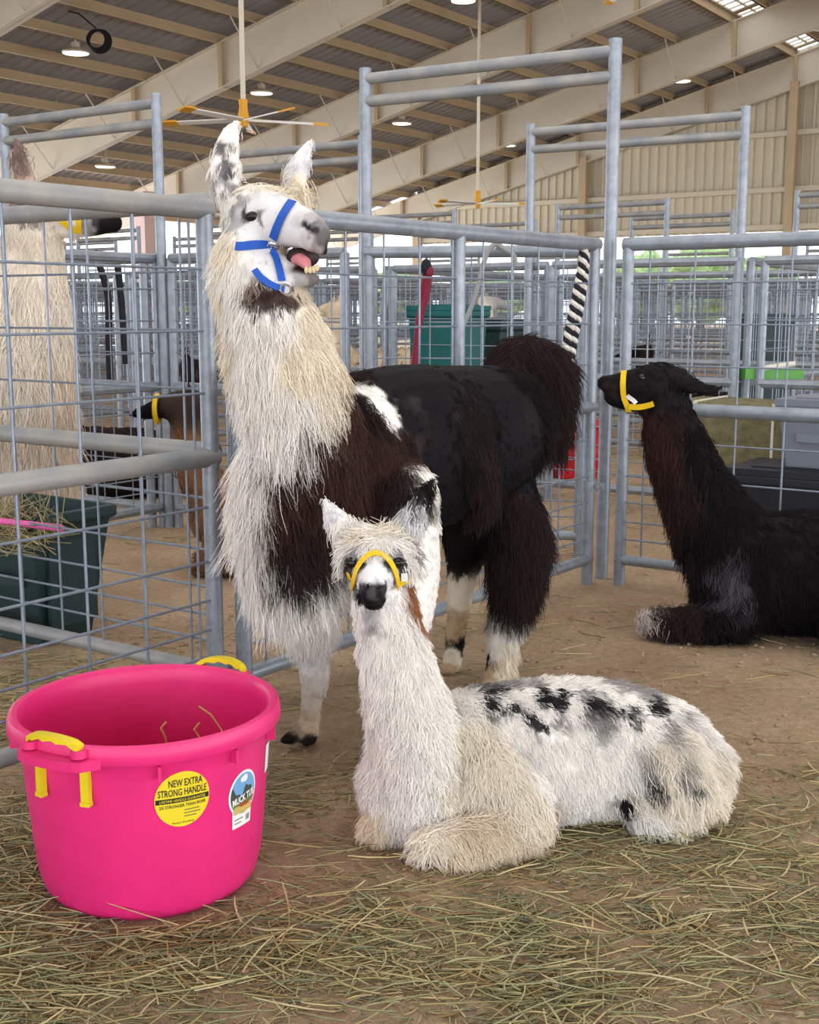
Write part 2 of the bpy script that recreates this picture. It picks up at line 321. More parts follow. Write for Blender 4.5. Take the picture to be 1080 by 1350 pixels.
near_panel(ST(-2.24, 4.95), ST(0.36, 4.95), 'galvanised wire panel behind the dark brown lying llama', 1)
near_panel((-0.2, 6.08), (0.84, 5.93), 'galvanised gate leaf standing ajar under the tall gate frame', 1)
def gate_frame(a, b, label, group=None, detail=True):
    a = np.array([a[0], a[1], 0.]); b = np.array([b[0], b[1], 0.]); L = np.linalg.norm(b - a)
    t = thing('gate_frame', label, 'gate frame', a, dirang(a, b), group)
    for x in (0, L): MB().tube([(x, 0, 0), (x, 0, 2.37)], 0.029, 12).obj('post', M['galv'], t)
    for z in (2.32, 2.215): MB().tube([(0, 0, z), (L, 0, z)], 0.027, 12).obj('overhead_bar', M['galv_dusty'], t)
    return t
GA = gate_frame(ST(-2.36, 5.02), ST(-3.63, 4.93), 'tall galvanised walk-through gate frame rising behind the standing llama')
gate_frame(ST(-4.97, 4.85), ST(-6.23, 4.83), 'galvanised walk-through gate frame over the cream llama')
gate_frame(ST(-2.49, 7.05), ST(-3.83, 6.95), 'galvanised walk-through gate frame above the lying dark llama, across the aisle')
gate_frame(ST(-5.0, 6.75), ST(-6.25, 6.75), 'galvanised walk-through gate frame showing behind the standing llama\'s ears')
FARLAB = 'galvanised wire pen panel among the far rows of stock pens'
def seen(p, m=0.6):
    x, y = p[0], p[1]; return y > 3 and abs(x) < y * 0.345 + m
protos = {}; RANK = {}; ARANK = {}
def far_panel(s0, t0, along, L):
    a = ST(s0, t0); rz = RA if along == 'a' else RW; b = a + (AX if along == 'a' else WX) * L
    if not (seen(a) or seen(b)): return
    key = round(L, 2)
    if key not in protos:
        t = thing('pen_panel', FARLAB, 'fence panel', a, rz, 'far pen panels'); protos[key] = panel_parts(L, t, 0)
    else: t = copy_tree(protos[key], a, rz)
    RANK.setdefault((round(t0, 2), along, key), []).append((s0, t))
fararch = [None]
def far_arch(s, t):
    a, b = ST(s, t), ST(s - 1.26, t)
    if not (seen(a) or seen(b)): return
    if fararch[0] is None: fararch[0] = t_ = gate_frame(a, b, 'galvanised walk-through gate frame among the far rows of pens', 'far gate frames')
    else: t_ = copy_tree(fararch[0], a, dirang(a, b))
    ARANK.setdefault(round(t, 1), []).append((s, t_))
SK = [-2.42 + 2.6 * k for k in range(-10, 4)]
for s in SK:                                                  # the row beside us, left of the near pen
    if s < -3: far_panel(s, 2.7, 'a', 2.15)
    if s < -3.5: far_panel(s - 2.5, 2.62, 'w', 2.42)
    if s < -2: far_panel(s - 2.5, 4.87, 'w', 1.2)
    if s < -4.5: far_panel(s - 1.24, 4.8, 'w', 1.2)
for s in SK:
    for t0 in (7.0, 14.2, 21.4):
        far_panel(s, t0 + 0.05, 'a', 2.4); far_panel(s, t0 + 2.55, 'a', 2.4); far_panel(s - 2.5, t0 + 2.5, 'w', 2.42)
        far_panel(s - 2.5, t0, 'w', 1.2); far_panel(s - 2.5, t0 + 5.0, 'w', 1.2); far_panel(s - 1.24, t0 - .04, 'w', 1.2); far_panel(s - 1.24, t0 + 5.04, 'w', 1.2)
        if t0 > 8: far_arch(s - .06, t0 - .11)
        if t0 < 8: far_arch(s - .06, t0 + 5.15)
ORD = 'first second third fourth fifth sixth seventh eighth ninth tenth eleventh twelfth thirteenth fourteenth fifteenth sixteenth seventeenth eighteenth nineteenth twentieth'.split()
def rowname(t): return 'near left row' if t < 6.5 else 'first row across the aisle' if t < 13.2 else 'second row back' if t < 20.5 else 'third row back'
for (t0, al, L_), lst in RANK.items():
    fr = (t0 - (7.0 if t0 < 13.2 else 14.2 if t0 < 20.5 else 21.4)) if t0 > 6.5 else (t0 - 2.6) * 2.1
    w = ('side panel, front half' if fr < 1 else 'side panel, back half') if al == 'a' else ('cross panel in the middle' if L_ > 2 and t0 > 6.5 else 'front panel' if fr < 1 else 'rear panel')
    if al == 'w' and L_ < 2: w = ('gate leaf' if t0 in (4.8, 6.96, 14.16, 21.36, 12.04, 19.24, 26.44) else 'fixed panel') + (' at the front' if fr < 1 else ' at the rear')
    lst.sort(key=lambda q: q[0])
    for i, (s0, t) in enumerate(lst): t['label'] = 'galvanised %s, %s from left in the %s' % (w, ORD[min(i, 19)], rowname(t0))
for t0, lst in ARANK.items():
    lst.sort(key=lambda q: q[0])
    for i, (s0, t) in enumerate(lst): t['label'] = 'galvanised gate frame over the aisle, %s from left at the %s' % (ORD[min(i, 19)], {12: 'back of the first row', 14: 'front of the second row', 19: 'back of the second row', 21: 'front of the third row'}.get(int(t0 + .2), 'far row'))
# couplings that tie the posts of neighbouring panels
def coupling(p, z, d, lab):
    t = thing('post_clamp', lab, 'clamp', (p[0], p[1], z), math.atan2(d[1], d[0]))
    MB().lathe([(0.0262, -.022), (0.034, -.022), (0.034, .022), (0.0262, .022)], 16, closed=True).obj('collar', M['galv'], t)
    MB().box((0.03, -.008, -.016), (0.075, .008, .016)).obj('lug', M['galv'], t, smooth=False)
    MB().tube([(0.055, -.02, 0), (0.055, .02, 0)], 0.008, 6).obj('bolt', M['chrome'], t)
coupling(PA, 0.16, LU, 'steel clamp low on the post left of the standing llama')
coupling(PC - LU * 0.06, 0.45, WX, 'steel clamp low on the pen corner post')
# ------------------------------------------------------------------ lofted, remeshed animal bodies
def catmull(a, n=4):
    a = np.array(a, float); out = []
    for i in range(len(a) - 1):
        p0 = a[max(i - 1, 0)]; p1 = a[i]; p2 = a[i + 1]; p3 = a[min(i + 2, len(a) - 1)]
        for k in range(n):
            t = k / n; out.append(0.5 * (2 * p1 + (p2 - p0) * t + (2 * p0 - 5 * p1 + 4 * p2 - p3) * t * t + (3 * p1 - p0 - 3 * p2 + p3) * t ** 3))
    out.append(a[-1]); return np.array(out)
def loft(mb, rows, side, n=20):                               # rows: x y z half-width(side) half-height
    q = catmull(rows); c = q[:, :3]; ra = np.maximum(q[:, 3], .003); rb = np.maximum(q[:, 4], .003); side = np.asarray(side, float)
    T_ = np.gradient(c, axis=0); T_ /= np.linalg.norm(T_, axis=1, keepdims=True) + 1e-9
    rings = []
    def ring(p, t, a, b):
        s = side - t * (side @ t); s /= np.linalg.norm(s) + 1e-9; u = np.cross(t, s); ang = np.arange(n) * 2 * math.pi / n
        rings.append(p + a * np.cos(ang)[:, None] * s + b * np.sin(ang)[:, None] * u)
    m0 = min(ra[0], rb[0]); m1 = min(ra[-1], rb[-1])
    for f, g in ((0.95, .3), (0.8, .6), (0.45, .9)): ring(c[0] - T_[0] * m0 * f, T_[0], ra[0] * g, rb[0] * g)
    for i in range(len(c)): ring(c[i], T_[i], ra[i], rb[i])
    for f, g in ((0.45, .9), (0.8, .6), (0.95, .3)): ring(c[-1] + T_[-1] * m1 * f, T_[-1], ra[-1] * g, rb[-1] * g)
    vs = np.concatenate(rings); fs = []; R = len(rings)
    for i in range(R - 1):
        for j in range(n): a = i * n + j; b = i * n + (j + 1) % n; fs.append((a, b, b + n, a + n))
    fs.append(tuple(reversed(range(n)))); fs.append(tuple((R - 1) * n + j for j in range(n))); mb.add(vs, fs)
class Body:
    def __init__(self, lofts, vox, smooth=4, px=True):
        mb = MB()
        for rows, side in lofts: loft(mb, [(*P(r[0], r[1], r[2]), r[3], r[4]) for r in rows] if px else rows, side)
        me = mb.mesh('tmp', False); o = link('tmp', me)
        md = o.modifiers.new('r', 'REMESH'); md.mode = 'VOXEL'; md.voxel_size = vox
        sm = o.modifiers.new('s', 'SMOOTH'); sm.iterations = smooth; sm.factor = 0.5
        dg = bpy.context.evaluated_depsgraph_get(); dg.update(); ev = o.evaluated_get(dg); m2 = bpy.data.meshes.new_from_object(ev)
        bpy.data.objects.remove(o); bpy.data.meshes.remove(me); self.me = m2; self.refresh()
    def refresh(self):
        me = self.me; n = len(me.vertices); self.v = np.empty(n * 3); me.vertices.foreach_get('co', self.v); self.v = self.v.reshape(-1, 3)
        me.calc_loop_triangles(); self.t = np.empty(len(me.loop_triangles) * 3, int); me.loop_triangles.foreach_get('vertices', self.t); self.t = self.t.reshape(-1, 3)
        a, b, c = (self.v[self.t[:, k]] for k in range(3)); fn = np.cross(b - a, c - a); vn = np.zeros_like(self.v)
        for k in range(3): np.add.at(vn, self.t[:, k], fn)
        self.vn = vn / (np.linalg.norm(vn, axis=1, keepdims=True) + 1e-12); self.area = np.linalg.norm(fn, axis=1) / 2
        self.bvh = BVHTree.FromPolygons(self.v.tolist(), self.t.tolist())
    def hit(self, x, y, quiet=False):
        d = ray(x, y); h = self.bvh.ray_cast(Vector(CAM), Vector(d).normalized())
        if h[0] is None:                                      # beside the outline: the nearest point of the body
            if quiet: return None, None
            u = d / np.linalg.norm(d); c = self.v.mean(0); k0 = (c - CAM) @ u; best = (9, None, None)
            for k in np.linspace(k0 - .9, k0 + .9, 90):
                q = self.bvh.find_nearest(Vector(CAM + u * k))
                if q[3] < best[0]: best = (q[3], q[0], q[1])
            return np.array(best[1]), np.array(best[2])
        return np.array(h[0]), np.array(h[1])
    def dent(self, lst):                                      # sculpt: pixel or point, radius, depth inward
        for (x, y, r, dep) in lst:
            p, nn = self.hit(x, y)
            if p is None: continue
            d2 = ((self.v - p) ** 2).sum(1); w = np.exp(-d2 / (r * r)); self.v -= nn * (dep * w)[:, None]
        self.me.vertices.foreach_set('co', self.v.ravel()); self.me.update(); self.refresh()
def seeds_of(body, lst, px=True):
    pts, cols, lens = [], [], []
    for s in lst:
        if px and not (len(s) > 4 and s[4] == 'w'):
            p, _ = body.hit(s[0], s[1])
            if p is None: continue
        else: p = np.array(s[0])
        pts.append(p); cols.append(s[2]); lens.append(s[3])
    return np.array(pts), np.array(cols, float), np.array(lens, float)
def nz3(p, sc, k=0):                                          # cheap smooth pseudo-noise, -1..1
    q = p * sc + k * 17.3
    return (np.sin(q[:, 0] * 1.7 + 1.3 * np.sin(q[:, 1] * 1.1 + k)) + np.sin(q[:, 1] * 1.9 + 1.7 * np.sin(q[:, 2] * 1.3 + 2 * k)) + np.sin(q[:, 2] * 1.5 + 1.1 * np.sin(q[:, 0] * 1.6))) / 3
def shade(p, seeds, jit=0.02, freq=60):
    S, C, L = seeds; q = p + jit * np.stack([nz3(p, freq, 1), nz3(p, freq, 2), nz3(p, freq, 3)], 1)
    col = np.empty((len(p), 3)); ln = np.empty(len(p))
    for i in range(0, len(p), 20000):
        d = ((q[i:i + 20000, None] - S[None]) ** 2).sum(2); w = 1 / (d + 2e-5) ** 4; col[i:i + 20000] = (w @ C) / w.sum(1)[:, None]
        w = 1 / (d + 2e-4) ** 2; ln[i:i + 20000] = (w * L).sum(1) / w.sum(1)
    return col, ln
def finish_body(body, parent, seeds, name='body', jit=0.02, freq=60, extra=None):
    me = body.me; col, _ = shade(body.v, seeds, jit, freq)
    if extra: col = extra(body.v, col)
    a = me.attributes.new('col', 'FLOAT_COLOR', 'POINT'); a.data.foreach_set('color', np.concatenate([col, np.ones((len(col), 1))], 1).ravel())
    me.vertices.foreach_set('co', (body.v - at(parent)).ravel()); me.polygons.foreach_set('use_smooth', [True] * len(me.polygons)); me.update()
    me.materials.clear(); return link(name, me, parent, M['coat'])
def fur(body, parent, seeds, nclump, per, flow, spread=0.012, rad=0.0012, lift=0.35, jit=0.02, freq=60, wave=0.06, clump=0.6, droop=0.25, extra=None, liftfn=None, var=0.10, wl=9.0, K=5, lmin=0.0, avoid=()):
    v, t, vn = body.v, body.t, body.vn; cen = v[t].mean(1); _, cl = shade(cen, seeds, 0, 1)
    wgt = body.area * (0.5 + np.minimum(cl, .08) * wl)
    for (c_, r_) in avoid: wgt = wgt * (((cen - c_) ** 2).sum(1) > r_ * r_)
    idx = RNG.choice(len(t), nclump, p=wgt / wgt.sum())
    u = RNG.random((nclump, 2)); fl_ = u.sum(1) > 1; u[fl_] = 1 - u[fl_]; w0 = 1 - u.sum(1)
    tri = t[idx]; C = v[tri[:, 0]] * w0[:, None] + v[tri[:, 1]] * u[:, :1] + v[tri[:, 2]] * u[:, 1:]
    N = vn[tri[:, 0]] * w0[:, None] + vn[tri[:, 1]] * u[:, :1] + vn[tri[:, 2]] * u[:, 1:]; N /= np.linalg.norm(N, axis=1, keepdims=True) + 1e-9
    col, ln = shade(C, seeds, jit, freq)
    if extra: col = extra(C, col)
    ln = np.maximum(ln, lmin) * RNG.uniform(0.75, 1.2, nclump)
    F = flow(C, N); F = F - N * (F * N).sum(1)[:, None]; F /= np.linalg.norm(F, axis=1, keepdims=True) + 1e-6
    F = F + 0.25 * RNG.normal(size=F.shape); F = F - N * (F * N).sum(1)[:, None]; F /= np.linalg.norm(F, axis=1, keepdims=True) + 1e-6
    up_ = liftfn(C) if liftfn else 0.0; th = np.clip(lift + up_ + 0.15 * RNG.normal(size=nclump), 0.05, 1.4); D = F * np.cos(th)[:, None] + N * np.sin(th)[:, None]
    tip = C + D * ln[:, None]; tip[:, 2] -= droop * ln
    n = nclump * per; rep = lambda a: np.repeat(a, per, 0)
    B = np.cross(N, F); off = RNG.normal(size=(n, 2)); sp = spread * (0.35 + np.minimum(rep(ln) / 0.05, 1.3))
    root = rep(C) + rep(F) * (off[:, :1] * sp[:, None]) + rep(B) * (off[:, 1:] * sp[:, None]) - rep(N) * 0.003
    L = rep(ln) * RNG.uniform(0.65, 1.1, n); Dc = rep(D) + 0.12 * RNG.normal(size=(n, 3))
    own = root + Dc * L[:, None]; own[:, 2] -= droop * L
    k = np.clip(clump + 0.15 * RNG.normal(size=n), 0, 0.95)[:, None]; tp = own * (1 - k) + rep(tip) * k
    mid = root + rep(N) * (L * (0.18 + 0.3 * math.sin(lift)))[:, None] + rep(F) * (L * 0.38)[:, None]
    ts = np.linspace(0, 1, K); pts = np.empty((n, K, 3)); ph = RNG.uniform(0, 6.28, n); fr = RNG.uniform(3, 7, n); rB = rep(B)
    for i, s in enumerate(ts):
        pts[:, i] = root * (1 - s) ** 2 + mid * 2 * s * (1 - s) + tp * s * s + rB * (np.sin(ph + fr * s) * wave * L * s)[:, None]
    pts[:, :, 2] = np.maximum(pts[:, :, 2], 0.004)
    hc = bpy.data.hair_curves.new('fleece'); hc.add_curves([K] * n)
    hc.attributes['position'].data.foreach_set('vector', (pts - at(parent)).reshape(-1).astype(np.float32))
    ra = hc.attributes.get('radius') or hc.attributes.new('radius', 'FLOAT', 'POINT')
    rr = rad * np.tile(np.linspace(1, 0.15, K) ** 0.7, (n, 1)) * RNG.uniform(0.7, 1.3, (n, 1)); ra.data.foreach_set('value', rr.ravel().astype(np.float32))
    cc = rep(col) * (1 + var * (rep(RNG.normal(size=(nclump, 1))) * .6 + .5 * RNG.normal(size=(n, 1)))); cc = np.clip(cc, 0.002, 1)
    ca = hc.attributes.new('col', 'FLOAT_COLOR', 'CURVE'); ca.data.foreach_set('color', np.concatenate([cc, np.ones((n, 1))], 1).ravel().astype(np.float32))
    o = link('fleece', hc, parent, M['fleece']); tag(o, kind='stuff'); return o
def strap(body, parent, name, pix, width, m, off=0.005, thick=0.0025):
    pts, ns = [], []
    for x, y in pix:
        p, n_ = body.hit(x, y, True)
        if p is not None: pts.append(p); ns.append(n_)
    q = catmull([(*a, *b) for a, b in zip(pts, ns)], 5); c = q[:, :3]; nn = q[:, 3:]; nn /= np.linalg.norm(nn, axis=1, keepdims=True)
    T_ = np.gradient(c, axis=0); T_ /= np.linalg.norm(T_, axis=1, keepdims=True) + 1e-9; S_ = np.cross(T_, nn); S_ /= np.linalg.norm(S_, axis=1, keepdims=True) + 1e-9
    vs = []; fs = []
    for i in range(len(c)):
        a = c[i] + nn[i] * off
        vs += [a - S_[i] * width / 2, a + S_[i] * width / 2, a + S_[i] * width / 2 + nn[i] * thick, a - S_[i] * width / 2 + nn[i] * thick]
    for i in range(len(c) - 1):
        for j in range(4): a = 4 * i + j; b = 4 * i + (j + 1) % 4; fs.append((a, b, b + 4, a + 4))
    fs += [(3, 2, 1, 0), tuple(4 * (len(c) - 1) + j for j in range(4))]
    return MB().add(vs, fs).obj(name, m, parent, smooth=False, off=loc_of(parent))
def loc_of(o):
    p = np.zeros(3)
    while o is not None: p = p + np.array(o.location); o = o.parent
    return p
def ring_on(body, parent, px, R, r, m, off=0.008, name='ring'):
    p, n_ = body.hit(*px)
    a = np.cross(n_, [0, 0, 1]); a /= np.linalg.norm(a); b = np.cross(n_, a)
    return MB().torus(p + n_ * off, a, b, R, r, 18, 6).obj(name, m, parent, off=loc_of(parent))
def eye_on(body, parent, px, r, sink=0.55, along=(1, 0, 0)):
    p, n_ = body.hit(*px); u = np.array(along) - n_ * (n_ @ np.array(along)); u /= np.linalg.norm(u); w_ = np.cross(n_, u)
    return MB().ball(p - n_ * r * sink, r * 1.12, r * .78, r, R=np.stack([u, w_, n_], 1)).obj('eye', M['eye'], parent, off=loc_of(parent))
def down_flow(back, wz=1.0, wb=0.35):
    back = np.asarray(back, float)
    return lambda p, n: np.array([0, 0, -wz]) + back * wb + 0 * n
# ------------------------------------------------------------------ the standing llama
W_, CR, CRD = rgb(237, 232, 226), rgb(233, 222, 202), rgb(224, 208, 180)
FACE, MO = rgb(222, 220, 221), rgb(46, 26, 26); BL, BK, BR, BRD = rgb(16, 14, 18), rgb(26, 20, 22), rgb(66, 44, 38), rgb(44, 32, 31)
GREY, DGREY, TAN = rgb(158, 154, 156), rgb(64, 60, 64), rgb(186, 160, 128)
LF = np.array([0.8, -0.6, 0]); FW = np.array([-0.6, -0.8, 0]); HS = np.array([0.62, 0.78, 0])
lofts = [
    ([(420, 640, 3.24, .12, .13), (447, 615, 3.32, .17, .22), (512, 594, 3.5, .2, .245), (580, 588, 3.68, .21, .245), (632, 574, 3.85, .205, .225), (662, 556, 3.97, .165, .19), (680, 548, 4.05, .1, .12)], LF),
    ([(420, 640, 3.24, .13, .14), (398, 560, 3.17, .135, .14), (370, 470, 3.14, .13, .13), (351, 400, 3.15, .118, .11), (332, 345, 3.18, .092, .095), (344, 305, 3.18, .07, .08)], LF),
    ([(370, 600, 3.16, .09, .1), (372, 680, 3.18, .11, .11), (385, 750, 3.22, .09, .1)], LF),
    ([(318, 284, 3.21, .05, .055), (335, 286, 3.19, .075, .082), (360, 291, 3.15, .066, .072), (388, 298, 3.10, .05, .055), (406, 303, 3.065, .044, .046), (417, 309, 3.045, .036, .038)], HS),
    ([(410, 312, 3.06, .036, .036), (419, 322, 3.035, .028, .026), (425, 331, 3.025, .017, .013)], HS),
    ([(325, 322, 3.2, .05, .05), (345, 340, 3.17, .05, .05), (372, 356, 3.13, .041, .040), (394, 366, 3.09, .034, .030), (411, 367, 3.065, .025, .020)], HS),
    ([(306, 274, 3.2, .024, .018), (298, 238, 3.2, .038, .017), (297, 205, 3.2, .036, .014), (305, 175, 3.2, .024, .011), (312, 160, 3.2, .008, .006)], (1, 0.2, 0)),
    ([(388, 248, 3.22, .032, .02), (393, 222, 3.22, .031, .015), (403, 199, 3.22, .019, .011), (411, 185, 3.22, .007, .006)], (1, -.3, 0.4)),
    ([(405, 700, 3.30, .09, .11), (405, 800, 3.32, .062, .07), (412, 860, 3.325, .043, .045), (415, 890, 3.325, .041, .041), (411, 925, 3.32, .03, .03), (408, 950, 3.32, .031, .03), (404, 963, 3.31, .034, .028)], (1, 0, 0)),
    ([(402, 962, 3.30, .026, .026), (386, 971, 3.26, .023, .02), (374, 976, 3.24, .013, .012)], (.6, -.8, 0)),
    ([(410, 964, 3.30, .026, .024), (408, 974, 3.26, .022, .018), (405, 980, 3.235, .012, .011)], (.9, .3, 0)),
    ([(530, 650, 3.30, .1, .13), (538, 760, 3.27, .085, .11), (532, 840, 3.22, .06, .07), (512, 900, 3.18, .04, .04), (500, 950, 3.18, .03, .03), (492, 985, 3.16, .033, .03), (486, 992, 3.12, .022, .018)], (1, 0, 0)),
    ([(668, 560, 3.86, .10, .16), (672, 640, 3.85, .068, .10), (682, 705, 3.87, .088, .095), (678, 785, 3.88, .06, .065), (664, 835, 3.86, .045, .045), (658, 880, 3.84, .042, .04), (650, 898, 3.80, .036, .024), (640, 902, 3.77, .02, .014)], LF),
    ([(612, 630, 3.96, .1, .14), (614, 720, 4.0, .06, .08), (608, 775, 4.03, .042, .05), (600, 840, 4.02, .034, .034), (595, 878, 4.0, .034, .026), (586, 884, 3.97, .02, .015)], LF),
    ([(668, 490, 3.98, .06, .06), (694, 476, 4.04, .085, .08), (718, 500, 4.07, .085, .085), (728, 545, 4.08, .05, .05), (733, 575, 4.08, .02, .02)], LF),
]
big = thing('llama', 'standing white and dark brown llama in a blue halter, mouth open', 'llama', (-0.05, 3.55, 0))
B = Body(lofts, 0.0078, 4)
B.dent([(333, 284, .016, .009), (404, 297, .006, .012), (410, 301, .006, .010), (395, 288, .012, -.003), (416, 294, .008, -.003), (348, 262, .02, -.006), (418, 316, .006, .004), (298, 205, .02, .008), (297, 235, .018, .006), (372, 325, .02, .004), (387, 337, .008, .016), (395, 341, .010, .024), (405, 345, .011, .028), (415, 346, .011, .026)])
sd = [  # pixel, colour, fur length
    (330, 300, FACE, .006), (350, 300, FACE, .006), (380, 295, FACE, .005), (365, 275, FACE, .006), (345, 330, FACE, .01), (390, 320, FACE, .004), (370, 345, FACE, .006), (318, 320, W_, .02), (385, 282, FACE, .005),
    (395, 285, rgb(206, 202, 202), .003), (412, 288, rgb(176, 170, 170), .003), (421, 298, rgb(130, 126, 128), .002), (404, 297, BL, .0), (407, 298, BL, 0), (411, 301, BL, 0), (413, 305, BK, 0), (414, 305, rgb(60,56,58), 0), (425, 308, rgb(104,100,102), .002), (398, 305, rgb(206,202,202), .003), (408, 312, rgb(196,190,190), .003), (390, 312, FACE, .003), (421, 322, rgb(90, 84, 84), .0), (428, 328, BL, 0), (417, 327, rgb(150, 140, 138), 0), (405, 322, rgb(200, 194, 192), .003),
    (333, 284, BK, 0), (322, 284, rgb(70, 64, 66), .0), (343, 287, rgb(120, 114, 116), .0), (350, 288, FACE, .003), (314, 284, rgb(196,192,192), .008), (340, 272, FACE, .004), (333, 276, FACE, .004), (333, 294, FACE, .003), (316, 275, GREY, .015), (312, 285, GREY, .02), (322, 262, GREY, .02),
    (387, 337, MO, 0), (395, 341, MO, 0), (405, 345, MO, 0), (414, 347, MO, 0), (382, 333, rgb(150,132,112), .012), (386, 346, rgb(176,170,168), .003),
    (395, 372, rgb(170, 166, 166), .002), (410, 370, rgb(110, 104, 104), .0), (405, 358, DGREY, 0), (380, 376, FACE, .008), (345, 352, FACE, .015), (360, 368, FACE, .01),
    (345, 243, CR, .05), (370, 240, CR, .06), (395, 250, CR, .045), (412, 258, CR, .05), (330, 250, W_, .025), (310, 262, W_, .03), (408, 268, W_, .015), (390, 240, CR, .035),
    (294, 195, rgb(96,92,96), .02), (290, 215, rgb(110,104,108), .02), (300, 222, rgb(100,96,100), .02), (304, 195, W_, .02), (299, 246, rgb(150,146,148), .02), (296, 180, W_, .02), (312, 170, W_, .012), (308, 200, W_, .02), (284, 215, W_, .03), (313, 225, W_, .02), (290, 180, W_, .014), (298, 255, W_, .03), (302, 168, W_, .012),
    (395, 215, FACE, .012), (410, 190, FACE, .01), (385, 232, rgb(206,202,202), .025), (400, 225, rgb(214,210,210), .02),
    (332, 383, rgb(70, 54, 48), .022), (355, 393, rgb(54, 40, 38), .022), (364, 399, rgb(66, 50, 46), .02), (384, 392, rgb(74, 58, 52), .018), (340, 392, rgb(60, 46, 42), .022), (345, 385, rgb(60, 46, 42), .022), (372, 388, rgb(66, 50, 46), .016), (328, 378, rgb(150, 134, 122), .03), (318, 372, W_, .05), (395, 388, rgb(186, 172, 154), .02),
    (300, 330, CR, .05), (285, 345, W_, .06), (282, 380, CR, .06), (300, 365, W_, .05), (320, 410, W_, .055), (370, 420, W_, .055), (410, 420, CR, .055), (285, 460, CR, .06), (340, 480, W_, .06), (390, 480, CR, .06), (430, 460, CR, .06), (455, 470, CRD, .055), (300, 540, W_, .07), (350, 560, W_, .08), (400, 530, W_, .075), (430, 525, CR, .07),
    (310, 620, W_, .1), (336, 640, W_, .11), (330, 700, W_, .12), (358, 750, W_, .13), (372, 575, W_, .09), (342, 690, W_, .12), (400, 770, W_, .11), (430, 780, W_, .1), (450, 790, W_, .08),
    (366, 690, BRD, .11), (368, 660, BR, .11), (382, 630, BR, .1), (402, 598, BR, .1), (424, 565, BR, .09), (446, 528, BR, .07), (376, 722, BRD, .11), (400, 738, BRD, .1), (470, 500, BRD, .05), (455, 540, BR, .07), (430, 590, BR, .09), (400, 630, BR, .1), (385, 670, BRD, .11), (395, 710, BRD, .11), (430, 700, BRD, .1), (470, 640, BR, .09), (500, 580, BR, .07), (480, 700, BRD, .09), (530, 640, BRD, .07), (520, 600, BR, .06), (550, 660, BRD, .05), (430, 650, BR, .1), (500, 660, BRD, .08),
    (482, 510, W_, .012), (495, 522, W_, .012), (508, 540, W_, .012), (517, 550, W_, .012), (470, 530, BRD, .05), (488, 550, BRD, .05), (503, 570, BRD, .05), (498, 503, BL, .006), (518, 520, BL, .006), (530, 545, BL, .006), (535, 580, BRD, .04), (548, 600, BRD, .03), (568, 610, BL, .006), (580, 655, BL, .006), (560, 632, W_, .02),
    (500, 500, BL, .006), (530, 500, BL, .006), (560, 500, BL, .006), (600, 480, BL, .006), (540, 560, BL, .006), (580, 540, BL, .006), (570, 600, BL, .006), (590, 650, BL, .006), (600, 690, BL, .006), (650, 500, BL, .006), (680, 560, BL, .006), (690, 600, BL, .006), (700, 540, BK, .006), (640, 480, BL, .008), (580, 630, BL, .006),
    (618, 565, rgb(36,28,29), .05), (632, 590, BRD, .07), (642, 630, BRD, .08), (614, 600, BK, .05), (648, 660, BRD, .08), (662, 600, BL, .01), (668, 630, BL, .01), (690, 620, BL, .006), (675, 520, BL, .006), (590, 590, BL, .006), (600, 640, BL, .006), (610, 670, BL, .006),
    (650, 680, BK, .07), (676, 640, BL, .015), (695, 640, BL, .012), (684, 668, BRD, .06), (702, 690, BRD, .085), (660, 740, BRD, .09), (690, 750, BRD, .09), (680, 790, BRD, .08), (655, 790, BK, .06),
    (660, 835, W_, .03), (650, 860, W_, .025), (672, 860, CR, .05), (665, 885, CR, .04), (640, 870, BL, .01), (645, 885, TAN, .012),
    (605, 740, BK, .02), (612, 780, CR, .012), (600, 830, TAN, .012), (606, 850, BL, .01), (596, 870, CR, .012), (590, 880, TAN, .01),
    (690, 470, BRD, .07), (715, 480, BRD, .09), (730, 520, BRD, .09), (730, 560, BRD, .1), (670, 470, BRD, .06), (700, 510, BK, .08),
    (560, 700, W_, .012), (575, 760, W_, .012), (560, 800, W_, .012), (545, 850, W_, .012), (535, 690, W_, .012), (520, 900, W_, .01),
    (405, 830, W_, .06), (412, 870, FACE, .018), (420, 895, rgb(216, 210, 204), .015), (408, 925, rgb(196, 184, 172), .010), (410, 955, rgb(190, 172, 150), .014), (384, 972, BK, .006), (376, 976, BK, .004), (407, 978, BK, .006), (395, 966, rgb(150, 132, 116), .01),
]
S = seeds_of(B, sd); finish_body(B, big, S, jit=0.014, freq=70)
POLL = P(378, 243, 3.17)
bflow = lambda p, n: np.array([0, 0, -1.0]) - FW * 0.25 + np.exp(-((p - POLL) ** 2).sum(1) / .06 ** 2)[:, None] * (np.array([.6, -.3, 1.2]) + .8 * nz3(p, 60)[:, None])
blift = lambda p: .75 * np.exp(-((p - POLL) ** 2).sum(1) / .055 ** 2)
fur(B, big, S, 13000, 9, bflow, spread=0.010, rad=0.00105, lift=0.32, clump=.48, jit=0.02, freq=55, droop=0.3, liftfn=blift, avoid=[(B.hit(333, 284)[0], .024)])
eye_on(B, big, (333, 285), 0.0215, 0.55, (1, 0, .1))
h = thing('halter', None, None, (0, 0, 0)); h.parent = big; h.location = (0, 0, 0); h['label'] = 'blue webbing halter with nickel rings'
for pix, w in (([(402, 266), (394, 264), (385, 268), (376, 282), (368, 298), (362, 313)], .022), ([(356, 319), (346, 321), (332, 324), (320, 326), (312, 326)], .022), ([(361, 328), (363, 342), (368, 358), (371, 372)], .018), ([(336, 357), (343, 366), (353, 374), (364, 380), (374, 383)], .017)):
    strap(B, h, 'strap', pix, w, M['blue'], 0.006, 0.003)
